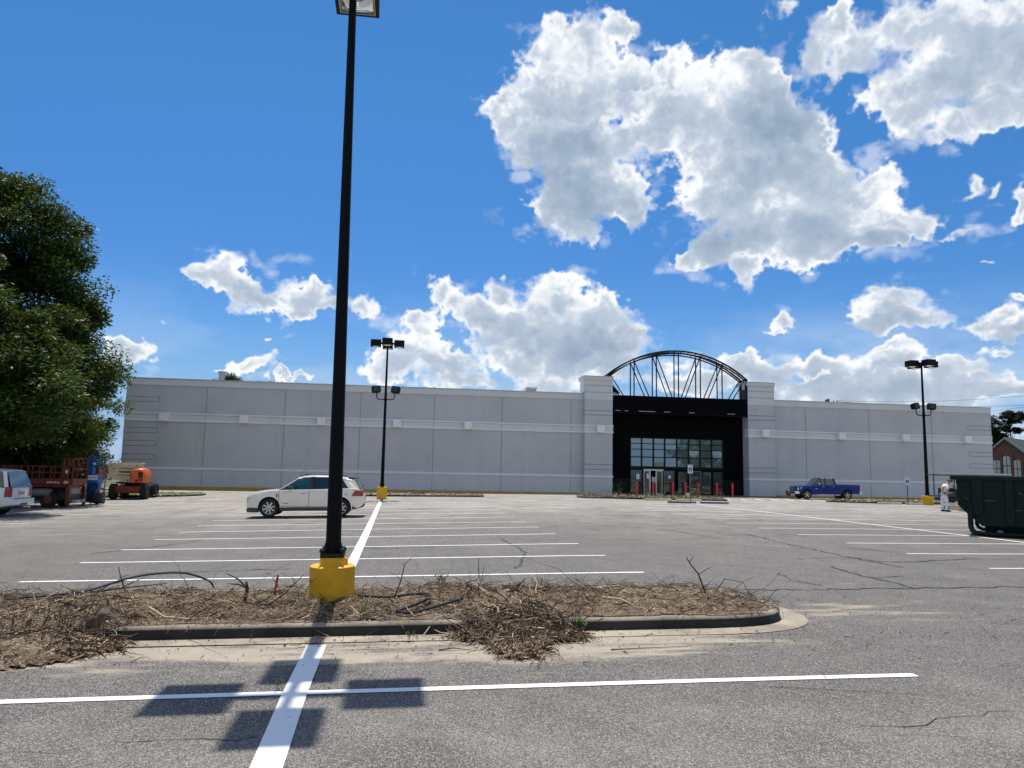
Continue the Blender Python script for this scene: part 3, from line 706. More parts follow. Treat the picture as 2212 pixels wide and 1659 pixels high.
# roof fittings
M_GALV = mat('galvanised_metal', (.35, .36, .37), .45, .6)
v = MB(); v.lathe([(.24, 8.1), (.24, 10.1), (.36, 10.12), (.36, 10.34), (.1, 10.4)], 16, c=(-16.35, 70, 0)); tag(v.build('vent_pipe', M_GALV, smooth=True), 'tall grey capped vent pipe standing on the left end of the store roof', 'vent pipe')
v = MB(); v.box(12.1, 13.0, 71.6, 72.4, 8.1, 9.95); v.mi(1).box(12.0, 13.1, 71.5, 72.5, 9.95, 10.12); tag(v.build('roof_vent', [M_GALV, M_COPING], bevel=.02), 'small metal vent box on the store roof left of the arch', 'roof vent')

# ================================================================= LAMP POSTS
M_POLE = mat('lamp_black_enamel', (.0035, .0035, .0038), .5, .0, var=.35, vscale=1.5, dirt=(.010, .008, .007), dirt_amt=.5, spec=.12)
M_HEAD = mat('lamp_head_bronze', (.005, .0045, .0045), .5, .0, var=.3, spec=.2)
M_LENS = glass_mat('lamp_lens', (.20, .21, .19), .04, .1)
M_BOLT = mat('bolt_black', (.02, .02, .02), .4, .5)
def lamp_head(parent, ang, zc, arm=.40):
    """one shoebox head on its short arm, pointing along ang"""
    W2, H = .325, .40; ca = arm+W2
    X = Matrix.Rotation(ang, 4, 'Z')
    b = MB().xf(X)
    b.box(ca-W2, ca+W2, -W2, W2, zc-H/2, zc+H/2)
    b.box(.05, ca-W2, -.05, .05, zc-.06, zc+.06)
    o = b.build('lamp_head', M_HEAD, parent, bevel=.012)
    f = MB().xf(X); z = zc-H/2
    for q in ((ca-W2, ca+W2, -W2, -W2+.055), (ca-W2, ca+W2, W2-.055, W2), (ca-W2, ca-W2+.055, -W2+.055, W2-.055), (ca+W2-.055, ca+W2, -W2+.055, W2-.055)):
        f.box(q[0], q[1], q[2], q[3], z-.03, z-.002)
    f.build('lens_frame', M_HEAD, o)
    rim = MB().xf(X)
    for q in ((ca-W2+.055, ca+W2-.055, -W2+.055, -W2+.075), (ca-W2+.055, ca+W2-.055, W2-.075, W2-.055), (ca-W2+.055, ca-W2+.075, -W2+.075, W2-.075), (ca+W2-.075, ca+W2-.055, -W2+.075, W2-.075)):
        rim.box(q[0], q[1], q[2], q[3], z-.036, z-.004)
    rim.build('lens_rim', M_GALV, o)
    l = MB().xf(X); N = 8; vs = []; fs = []                # sag glass
    for j in range(N+1):
        for i in range(N+1):
            u, w = i/N*2-1, j/N*2-1
            vs.append((ca+u*(W2-.075), w*(W2-.075), z-.012-.085*(1-u*u)*(1-w*w)))
    fs = [(j*(N+1)+i, j*(N+1)+i+1, (j+1)*(N+1)+i+1, (j+1)*(N+1)+i) for j in range(N) for i in range(N)]
    l.add(vs, fs); l.build('lens', M_LENS, o, smooth=True)
def lamp_post(label, loc, base_h, r_base, z_head, r0, r1, arm, floods=None):
    root = thing('lamp_post', label, 'lamp post', loc, 0, 'parking lot lamp posts')
    b = MB(); r = r_base
    b.lathe([(r*1.01, -.3), (r, .02), (r, base_h-.015), (r-.02, base_h)], 40)
    if floods is None: b.lathe([(.168, base_h-.01), (.160, base_h+.10)], 28); b.box(.12, .19, -.03, .05, base_h-.01, base_h+.08)
    b.build('concrete_base', M_YEL, root, smooth=True, angle=50)
    zt = base_h + (.10 if floods is None else 0)
    pl = MB(); pl.box(-.15, .15, -.15, .15, zt, zt+.055)
    if floods is None:
        for sx in (-1, 1):
            for sy in (-1, 1): pl.lathe([(.035, zt+.055), (.04, zt+.09), (.02, zt+.12)], 8, c=(sx*.125, sy*.125, 0))
    pl.build('base_plate', M_BOLT, root, bevel=.02)
    p = MB(); p.lathe([(r0+.018, zt+.055), (r0+.018, zt+.13), (r0, zt+.20), (r1, z_head+.1), (r1*.6, z_head+.13)], 24)
    p.build('pole', M_POLE, root, smooth=True, angle=50)
    for k in range(4): lamp_head(root, k*PI/2, z_head, arm)
    if floods:
        zb, zl = floods
        br = MB()
        for sx in (-1, 1):
            br.tube([(0, 0, zb), (sx*.40, 0, zb), (sx*.52, 0, zb+.05), (sx*.57, 0, zb+.16), (sx*.58, 0, zl-.2)], .035, 8)
        br.lathe([(r0*.9, zb-.07), (r0*.9, zb+.07)], 14); br.build('flood_bracket', M_POLE, root, smooth=True)
        for sx in (-1, 1):
            X = Matrix.Translation((sx*.62, 0, zl)) @ Matrix.Rotation(sx*-.25, 4, 'Z') @ Matrix.Rotation(R(-12), 4, 'X') @ Matrix.Rotation(sx*R(7), 4, 'Y')
            f = MB().xf(X)
            f.prism([(-.25, -.20), (-.28, 0), (-.26, .21), (-.2, .24), (.22, .24), (.28, .2), (.28, -.14), (.22, -.2)], -.16, .13)
            f.prism([(-.20, -.15), (-.2, .18), (.2, .18), (.2, -.15)], .13, .24)
            fo = f.build('floodlight', M_HEAD, root, bevel=.02)
            g = MB().xf(X); g.box(-.21, .21, -.172, -.161, -.14, .19); g.build('glass', mat('flood_glass', (.012, .03, .03), .15), fo)
    return root
lamp_post('nearest black lamp post on a big yellow concrete base in the cleared island', (-.81, 9.95, .08), .53, .285, 8.98, .097, .046, .42).rotation_euler = (0, R(-.62), 0)
zf = zg(-1.1, 47.9)
lamp_post('black lamp post with two floodlights behind the white crossover', (-1.1, 47.9, zf), .70-zf, .315, 9.88-zf, .115, .055, .42, (6.25-zf, 6.86-zf))
zf = zg(36.25, 47.1)
lamp_post('black lamp post with two floodlights between the blue pickup and the dumpster', (36.28, 47.1, zf), .70-zf, .36, 9.95-zf, .125, .06, .42, (6.3-zf, 6.91-zf))

# ================================================================= BOLLARDS, SIGNS, WHEEL STOPS
M_RED = mat('red_bollard_sleeve', (.78, .06, .05), .5, var=.12, vscale=4)
BOL = [(20.0, 'red bollard in front of the leftmost shop window'), (21.45, 'red bollard in front of the open door'), (23.2, 'red bollard below the small square notice'), (24.35, 'red bollard with a white block at its foot'),
       (25.5, 'red bollard just right of the accessible sign post'), (27.2, 'red bollard before the last shop window, second from the right pier'), (28.62, 'red bollard standing alone against the black wall by the right pier')]
b = MB(); b.lathe([(.105, -.1), (.105, .98), (.10, 1.05), (.075, 1.10), (.03, 1.125), (.005, 1.13)], 18)
bol_me = b.mesh('bollard', M_RED, True, 60)
for s, lab in BOL:
    o = bpy.data.objects.new('bollard', bol_me); COL.objects.link(o); o.location = (s, 61.4, .06); tag(o, lab, 'bollard', 'red bollards at the entrance')
wb = MB(); wb.box(24.1, 24.45, 60.7, 60.95, .06, .3); tag(wb.build('concrete_block', M_LBOX, bevel=.015), 'small white block on the ground before a red bollard', 'block')

M_STOP = concrete('wheel_stop_concrete', (.50, .47, .36), (.62, .58, .45), (.3, .27, .2))
M_STOPD = concrete('dark_wheel_stop', (.12, .12, .12), (.2, .2, .19))
def wheel_stop(s, t, m, lab, L=1.8, rz=0.):
    a = MB(); a.prism([(-.09, 0), (-.075, .09), (-.05, .13), (.05, .13), (.075, .09), (.09, 0)], -L/2, L/2, 'x')
    o = a.build('wheel_stop', m, bevel=.01); o.location = (s, t, zg(s, t)); o.rotation_euler = (0, 0, rz); tag(o, lab, 'wheel stop', 'concrete wheel stops')
wheel_stop(17.0, 47.7, M_STOP, 'pale wheel stop at the island edge left of the entrance sign'); wheel_stop(19.3, 48.1, M_STOP, 'pale wheel stop at the island edge behind the entrance sign')
wheel_stop(16.7, 42.7, M_STOPD, 'dark wheel stop on the left of the entrance sign post', 1.7, -.1); wheel_stop(18.7, 42.6, M_STOPD, 'dark wheel stop on the right of the entrance sign post', 1.7, -.1)
wheel_stop(33.6, 47.4, M_STOP, 'pale wheel stop left of the sign post near the right lamp'); wheel_stop(35.5, 47.2, M_STOP, 'pale wheel stop touching the yellow base of the right lamp', 1.6)
wheel_stop(38.6, 46.4, M_STOP, 'pale wheel stop behind the painter', 1.8)

M_SIGNW = mat('sign_white', (.75, .78, .76), .5); M_SIGNB = mat('sign_blue', (.015, .09, .36), .5); M_SIGNP = mat('sign_post_grey', (.12, .125, .13), .5, .4); M_SIGNG = mat('sign_green', (.03, .2, .13), .5)
def ring(mb, c, r, y0, y1, a0, a1, w, n=14):
    for i in range(n):
        p, q = a0+(a1-a0)*i/n, a0+(a1-a0)*(i+1)/n
        mb.prism([(c[0]+(r-w)*math.cos(p), c[1]+(r-w)*math.sin(p)), (c[0]+(r+w)*math.cos(p), c[1]+(r+w)*math.sin(p)), (c[0]+(r+w)*math.cos(q), c[1]+(r+w)*math.sin(q)), (c[0]+(r-w)*math.cos(q), c[1]+(r-w)*math.sin(q))], y0, y1)
def sign(s, t, top, hh, lab, w=.30, rz=0.):
    z = zg(s, t); root = thing('accessible_parking_sign', lab, 'sign', (s, t, z), rz, 'accessible parking signs')
    p = MB(); p.box(-.028, .028, -.02, .02, -.1, top-z-.02); p.build('post', M_SIGNP, root)
    b = MB(); z1 = top-z; b.box(-w/2, w/2, -.032, -.022, z1-hh, z1); pn = b.build('panel', M_SIGNW, root, bevel=.008)
    g = MB(); k = w/.3
    g.mi(0).box(-w*.36, w*.36, -.036, -.032, z1-hh*.80, z1-hh*.34)
    cz = z1-hh*.61
    ring(g.mi(1), (.0, cz-.02), .045*k, -.040, -.036, R(-150), R(40), .008*k)
    g.mi(1).lathe([(.016*k, -.040), (.016*k, -.036)], 10, 'y', (-.015*k, 0, cz+.075*k)); g.prism([(-.025*k, cz+.05*k), (-.005*k, cz+.05*k), (.0, cz-.005), (.04*k, cz-.005), (.06*k, cz-.06*k), (.045*k, cz-.065*k), (.028*k, cz-.022*k), (-.02*k, cz-.022*k)], -.040, -.036)
    for q in range(3): g.mi(2).box(-w*.3, w*.3, -.035, -.032, z1-hh*(.10+.07*q), z1-hh*(.075+.07*q))
    g.mi(2).box(-w*.3, w*.3, -.035, -.032, z1-hh*.92, z1-hh*.88)
    g.build('symbol', [M_SIGNB, M_SIGNW, M_SIGNG], pn)
sign(17.0, 42.1, 2.42, .5, 'accessible parking sign on a thin post before the store entrance', .28, -.35)
sign(34.52, 46.75, 1.93, .50, 'accessible parking sign left of the right lamp post', .32, -.2)
sign(38.05, 46.8, 2.05, .52, 'accessible parking sign half hidden behind the painter and the work truck', .32, -.2)
# red bucket and white hose by the walk
rb = MB(); rb.lathe([(.16, 0), (.24, .40), (.25, .40), (.25, .43), (.22, .43), (.155, .03), (.01, .03)], 18); o = rb.build('bucket', mat('red_plastic', (.35, .02, .02), .4), smooth=True); o.location = (34.1, 61.9, .165); tag(o, 'red bucket on the walk at the foot of the right pier', 'bucket')
hs_ = MB(); hs_.tube([(35.85, 61.7, .17), (35.8, 61.9, .6), (35.95, 62.2, 1.1), (36.3, 62.45, 1.5), (36.8, 62.55, 1.6), (37.2, 62.55, 1.62)], .025, 8); hs_.tube([(37.18, 62.5, 1.62), (37.2, 62.5, 1.9)], .03, 8)
tag(hs_.build('hose', M_LBOX, smooth=True), 'white hose curving up the wall left of the blue pickup', 'hose')
#PART4
# ================================================================= VEHICLES
M_TYRE = mat('tyre_rubber', (.014, .014, .015), .85, var=.3, vscale=9)
M_RIM = mat('alloy_rim', (.52, .53, .54), .28, .9)
M_PLAST = mat('black_plastic', (.016, .017, .018), .6)
M_CLAD = mat('grey_cladding', (.05, .055, .055), .6)
M_CHROME = mat('chrome', (.75, .76, .77), .08, 1.)
M_WPEARL = mat('white_pearl_paint', (.84, .78, .68), .25, var=.02, coat=1., dirt=(.55, .52, .46), dirt_amt=.25)
M_WHITE = mat('white_car_paint', (.72, .74, .77), .25, var=.02, coat=1., dirt=(.5, .48, .45), dirt_amt=.25)
M_BLUE = mat('blue_truck_paint', (.0005, .026, .19), .35, var=.12, coat=.15, dirt=(.002, .02, .12), dirt_amt=.3, spec=.3)
M_CGLS = glass_mat('car_glass_dark', (.006, .009, .011), .05)
M_CGL2 = glass_mat('car_glass_clear', (.02, .06, .06), .03, see=.80)
M_REDL = mat('red_lamp_lens', (.30, .012, .02), .12, var=.1, coat=.5)
M_CLRL = mat('clear_lamp_lens', (.62, .64, .62), .08, .3)
M_SEAM = mat('seam_black', (.02, .02, .02), .9)
M_SEAT = mat('seat_leather', (.03, .03, .032), .6)
M_PLATE = mat('plate_white', (.6, .55, .55), .5)

def wheel(parent, x, y, r, side, w=.24, spokes=7, rimr=.68):
    t = MB(); s = side
    prof = [(r*rimr, -w*.42), (r*.93, -w*.5), (r, -w*.36), (r, w*.36), (r*.93, w*.5), (r*rimr, w*.42)]
    t.lathe(prof, 28, 'y', (x, y, r), False); tt = t.build('tyre', M_TYRE, None, smooth=True, angle=40)
    wheel_o = tt; wheel_o.name = 'wheel'; wheel_o.parent = parent
    g = MB(); yo = y+s*w*.30
    g.lathe([(r*rimr, 0), (r*rimr*.97, s*.03), (r*rimr*.90, s*.015), (r*rimr*.88, -s*.05)], 28, 'y', (x, yo, r), False)
    for k in range(spokes):
        a = 2*PI*k/spokes+.3; dx, dz = math.cos(a), math.sin(a); R1 = r*rimr*.9; w0, w1 = r*.10, r*.085
        px, pz = -dz, dx
        q = lambda R_, ww, yy: [(x+dx*R_-px*ww, yy-.012, r+dz*R_-pz*ww), (x+dx*R_+px*ww, yy-.012, r+dz*R_+pz*ww), (x+dx*R_+px*ww, yy+.012, r+dz*R_+pz*ww), (x+dx*R_-px*ww, yy+.012, r+dz*R_-pz*ww)]
        g.hexa(q(r*.05, w0, yo+s*.02), q(R1, w1, yo+s*.01))
    g.lathe([(r*.17, s*-.02), (r*.17, s*.045), (r*.1, s*.055)], 16, 'y', (x, yo, r))
    g.build('rim', M_RIM, wheel_o, smooth=True, angle=40)
    h = MB(); h.lathe([(r*rimr*.95, 0), (r*rimr*.95, s*.01)], 24, 'y', (x, y, r)); h.build('brake_disc', M_PLAST, wheel_o)

def car_body(parent, st, m_body, m_low, wheels, name='body'):
    """st: (x, half width, z bottom, z mid, z shoulder, z top side, z top centre, tuck) front to rear; arches cut for the wheels"""
    rings = []
    for (x, yw, zb, zm, zs, zt, zc, tuck) in st:
        half = [(0, zb), (yw*.80, zb), (yw-.035, zb+.03), (yw-.005, zb+.16), (yw, zm), (yw-.012, zs), (yw-tuck*.55, zt-.015), (yw-tuck, zt), (yw*.45, zc-.006), (0, zc)]
        ring = [(x, y, z) for y, z in half] + [(x, -y, z) for y, z in reversed(half[1:-1])]
        rings.append(ring)
    b = MB(); b.loft(rings)
    o = b.build(name, [m_body, m_low], parent, smooth=True, angle=32)
    for p in o.data.polygons:
        if max(o.data.vertices[i].co.z for i in p.vertices) < LOWZ[0] and abs(p.normal.z) < .9: p.material_index = 1
    cuts = []
    for (x, r) in wheels:
        c = MB(); c.lathe([(r, -1.4), (r, 1.4)], 36, 'y', (x, 0, r*.93)); co_ = c.build('cut', M_PLAST, parent); cuts.append(co_)
        md = o.modifiers.new('cut', 'BOOLEAN'); md.operation = 'DIFFERENCE'; md.object = co_; md.solver = 'EXACT'
    bake(o)
    for c in cuts: bpy.data.objects.remove(c)
    o.data.shade_smooth(); o.data.set_sharp_from_angle(angle=R(32))
    for (x, r) in wheels:
        well = MB(); well.box(x-r*1.0, x+r*1.0, -.50, .50, .26, r*1.85); well.build('wheel_well', M_PLAST, o)
    return o
LOWZ = [.44]

def cabin(parent, base, roof, yb, yt, pillars, m_body, glass, zr, roof_m=None, crown=.05, fcap=None, rcap=None):
    """greenhouse: pillars = [(x at belt, x at roof, width)], base/roof = functions z(x); panes between pillars"""
    B = lambda x, s, e=0.: (x, s*(yb+e), base(x)); T = lambda x, s, e=0.: (x, s*(yt+e), roof(x))
    xs = [p[1] for p in pillars]
    x0, x1 = min(xs), max(xs)
    rg = []
    for i in range(9):
        x = x0-.03+(x1-x0+.06)*i/8; z = roof(x); f = 0 if 0 < i < 8 else -.015
        half = [(0, z+crown+f), (yt*.6, z+crown*.75+f), (yt*.92, z+crown*.25+f), (yt+.01, z-.03+f), (yt-.03, z-.05+f), (0, z-.03+f)]
        rg.append([(x, y, zz) for y, zz in half]+[(x, -y, zz) for y, zz in reversed(half[1:-1])])
    rb_ = MB(); rb_.loft(rg); rb_.build('roof', roof_m or m_body, parent, smooth=True, angle=40)
    pm = MB()
    for (xb, xt, w) in pillars:
        for s in (-1, 1):
            a = [(xb-w/2, s*yb, base(xb)-.05), (xb+w/2, s*yb, base(xb)-.05), (xb+w/2, s*(yb-.06), base(xb)-.05), (xb-w/2, s*(yb-.06), base(xb)-.05)]
            t = [(xt-w/2, s*yt, roof(xt)-.02), (xt+w/2, s*yt, roof(xt)-.02), (xt+w/2, s*(yt-.05), roof(xt)-.02), (xt-w/2, s*(yt-.05), roof(xt)-.02)]
            pm.hexa(a, t)
    pm.build('pillar_frame', m_body, parent)
    for i in range(len(pillars)-1):
        (xb, xt, w), (xb2, xt2, w2) = pillars[i], pillars[i+1]
        for s in (-1, 1):
            g = MB(); e = .012
            g.hexa([(xb+w*.45, s*(yb-e), base(xb)-.02), (xb2-w2*.45, s*(yb-e), base(xb2)-.02), (xb2-w2*.45, s*(yb-e-.012), base(xb2)-.02), (xb+w*.45, s*(yb-e-.012), base(xb)-.02)],
                   [(xt+w*.45, s*(yt-e), roof(xt)-.035), (xt2-w2*.45, s*(yt-e), roof(xt2)-.035), (xt2-w2*.45, s*(yt-e-.012), roof(xt2)-.035), (xt+w*.45, s*(yt-e-.012), roof(xt)-.035)])
            g.build('side_window', glass[i], parent)
    for (k, nm, dx) in ((0, 'windscreen', -.015), (-1, 'rear_window', .015)):
        xb, xt, w = pillars[k]; g = MB()
        g.hexa([(xb+dx*2, -(yb-.05), base(xb)-.03), (xb+dx*4, 0, base(xb)-.02), (xb+dx*4, 0, base(xb)-.035), (xb+dx, -(yb-.05), base(xb)-.045)], [(xt+dx, -(yt-.04), roof(xt)-.02), (xt+dx*2, 0, roof(xt)+crown-.04), (xt+dx*2, 0, roof(xt)+crown-.055), (xt, -(yt-.04), roof(xt)-.035)])
        g.hexa([(xb+dx*2, (yb-.05), base(xb)-.03), (xb+dx*4, 0, base(xb)-.02), (xb+dx*4, 0, base(xb)-.035), (xb+dx, (yb-.05), base(xb)-.045)], [(xt+dx, (yt-.04), roof(xt)-.02), (xt+dx*2, 0, roof(xt)+crown-.04), (xt+dx*2, 0, roof(xt)+crown-.055), (xt, (yt-.04), roof(xt)-.035)])
        g.build(nm, glass[-1], parent)
def polyz(pts): return lambda x: float(np.interp(x, [p[0] for p in pts], [p[1] for p in pts]))
def seam(parent, y, segs, m=None, w=.012, name='door_seam'):
    s = MB()
    for (x0, z0, x1, z1) in segs:
        for sg in (-1, 1):
            yy = sg*y
            s._rbar((x0, yy, z0), (x1, yy, z1), w, w)
    s.build(name, m or M_SEAM, parent)

# ---- white crossover, broadside
def crossover():
    z = zg(-3.4, 30.3)
    c = thing('crossover_car', 'white crossover car parked broadside behind the nearest lamp pole', 'car', (-5.74, 30.28, z), 0)
    c.rotation_euler = (0, R(-.75), 0); c.scale = (.935, .935, .935)
    zt = polyz([(0, .72), (.05, .83), (.12, .91), (.35, .99), (.8, 1.06), (1.25, 1.10), (1.6, 1.10), (3.0, 1.13), (4.1, 1.17), (4.45, 1.17), (4.62, 1.0), (4.74, .84)])
    st = []
    for x, yw, zb, zm in [(0, .62, .46, .62), (.03, .74, .34, .62), (.12, .84, .24, .63), (.35, .905, .22, .64), (.7, .93, .22, .65), (1.1, .94, .22, .66), (1.5, .945, .24, .66), (2.0, .95, .25, .66), (2.6, .95, .25, .67), (3.1, .95, .25, .68),
                          (3.5, .945, .25, .70), (3.9, .94, .27, .72), (4.25, .92, .30, .74), (4.5, .88, .36, .74), (4.66, .82, .42, .72), (4.72, .74, .5, .68)]:
        t = zt(x); st.append((x, yw, zb, zm, min(t-.05, zm+.22), t, t+(.045 if x < 1.4 else .0), .10 if 1.3 < x < 4.3 else .16))
    LOWZ[0] = .435
    body = car_body(c, st, M_WPEARL, M_CLAD, [(.93, .43), (3.76, .43)])
    roof = polyz([(1.9, 1.56), (2.2, 1.63), (2.6, 1.655), (3.2, 1.65), (3.8, 1.60), (4.2, 1.53)])
    cabin(c, zt, roof, .845, .61, [(1.22, 2.02, .09), (2.52, 2.62, .11), (3.42, 3.42, .10), (4.18, 3.86, .16), (4.50, 4.22, .10)], M_WPEARL, [M_CGL2, M_CGLS, M_CGLS, M_WPEARL, M_CGLS], 1.6)
    for s in (-1, 1):                                     # black B pillar trims
        bk = MB()
        bk.hexa([(2.46, s*.852, 1.12), (2.60, s*.852, 1.12), (2.60, s*.845, 1.12), (2.46, s*.845, 1.12)], [(2.56, s*.617, 1.64), (2.70, s*.617, 1.64), (2.70, s*.61, 1.64), (2.56, s*.61, 1.64)])
        bk.build('window_trim', M_PLAST, c)
    for s in (-1, 1):
        h = MB(); h.hexa([(.03, s*.66, .74), (.09, s*.83, .74), (.20, s*.885, .75), (.2, s*.66, .75)], [(.08, s*.62, .90), (.17, s*.80, .90), (.44, s*.875, .955), (.30, s*.66, .955)]); h.build('headlight', M_CLRL, c)
        tl = MB(); tl.hexa([(4.20, s*.955, .86), (4.50, s*.90, .86), (4.68, s*.845, .86), (4.2, s*.80, .86)], [(4.34, s*.935, 1.09), (4.50, s*.885, 1.08), (4.66, s*.80, 1.06), (4.3, s*.78, 1.08)]); tl.build('tail_light', M_REDL, c)
        mr = MB(); mr.hexa([(1.62, s*.90, 1.10), (1.80, s*.90, 1.10), (1.82, s*1.08, 1.12), (1.66, s*1.08, 1.12)], [(1.64, s*.92, 1.22), (1.80, s*.92, 1.26), (1.82, s*1.06, 1.25), (1.68, s*1.06, 1.22)]); mo = mr.build('mirror', M_PLAST, c, bevel=.02)
        gl = MB(); gl.box(1.835, 1.845, s*1.0-.055, s*1.0+.055, 1.135, 1.235); gl.build('mirror_glass', M_CHROME, mo)
        rl = MB(); rl.tube([(2.15, s*.57, 1.68), (2.35, s*.57, 1.745), (3.0, s*.57, 1.76), (3.75, s*.57, 1.71), (3.95, s*.57, 1.65)], .018, 6); rl.build('roof_rail', M_PLAST, c, smooth=True)
        for hx in (2.18, 3.14):
            hn = MB(); hn.box(hx, hx+.22, s*.938-.02, s*.938+.02, .94, .965); hn.build('door_handle', M_CHROME, c, bevel=.006)
    seam(c, .949, [(1.30, .44, 1.30, 1.02), (2.50, .44, 2.50, 1.08), (3.34, .44, 3.34, .8), (1.30, .44, 3.34, .44)])
    vt = MB(); vt.box(1.20, 1.24, -.945, -.932, .82, .94); vt.build('fender_vent', M_PLAST, c)
    fd = MB(); fd.lathe([(.075, -.936), (.075, -.930)], 18, 'y', (3.98, 0, .93)); fd.build('fuel_door', mat('panel_shade', (.6, .59, .57), .3), c)
    bg_ = MB(); bg_.box(1.5, 1.68, -.953, -.945, .555, .58); bg_.build('door_badge', M_CLAD, c)
    wp = MB(); wp.hexa([(4.02, -.56, 1.58), (4.46, -.54, 1.575), (4.46, .54, 1.575), (4.02, .56, 1.58)], [(4.05, -.56, 1.63), (4.45, -.54, 1.62), (4.45, .54, 1.62), (4.05, .56, 1.63)]); wp.build('spoiler', M_CLAD, c, bevel=.01)
    an = MB(); an.tube([(2.0, .1, 1.63), (1.98, .1, 1.69), (2.25, .1, 1.98)], [.03, .012, .004], 6); an.build('antenna', M_PLAST, c)
    wi = MB(); wi.tube([(4.58, .1, 1.2), (4.64, .0, 1.26), (4.6, -.3, 1.35)], .012, 5); wi.build('rear_wiper', M_PLAST, c)
    lb = MB(); lb.hexa([(.06, -.8, .20), (.5, -.9, .19), (.5, .9, .19), (.06, .8, .20)], [(.02, -.78, .36), (.5, -.915, .34), (.5, .915, .34), (.02, .78, .36)]); lb.hexa([(4.25, -.9, .3), (4.68, -.8, .4), (4.68, .8, .4), (4.25, .9, .3)], [(4.22, -.925, .48), (4.735, -.77, .55), (4.735, .77, .55), (4.22, .925, .48)]); lb.build('lower_bumper', M_CLAD, c, bevel=.02)
    st_ = MB()
    for s in (-1, 1):
        st_.box(2.15, 2.62, s*.38-.24, s*.38+.24, .45, .80); st_.hexa([(2.5, s*.38-.24, .75), (2.66, s*.38-.24, .75), (2.66, s*.38+.24, .75), (2.5, s*.38+.24, .75)], [(2.66, s*.38-.22, 1.28), (2.78, s*.38-.22, 1.28), (2.78, s*.38+.22, 1.28), (2.66, s*.38+.22, 1.28)]); st_.box(2.70, 2.78, s*.38-.12, s*.38+.12, 1.28, 1.45)
    st_.build('seats', M_SEAT, c, bevel=.03)
    sw = MB()
    for k in range(16):
        a, b = 2*PI*k/16, 2*PI*(k+1)/16; sw.bar((1.86+.05*math.sin(a), -.38+.18*math.cos(a), 1.08+.18*math.sin(a)), (1.86+.05*math.sin(b), -.38+.18*math.cos(b), 1.08+.18*math.sin(b)), .03)
    sw.box(1.6, 1.85, -.75, .75, .9, 1.08); sw.build('steering_wheel', M_SEAT, c)
    for x in (.93, 3.76):
        for s in (-1, 1): wheel(c, x, s*.80, .375, s, .24, 8, .70)
crossover()

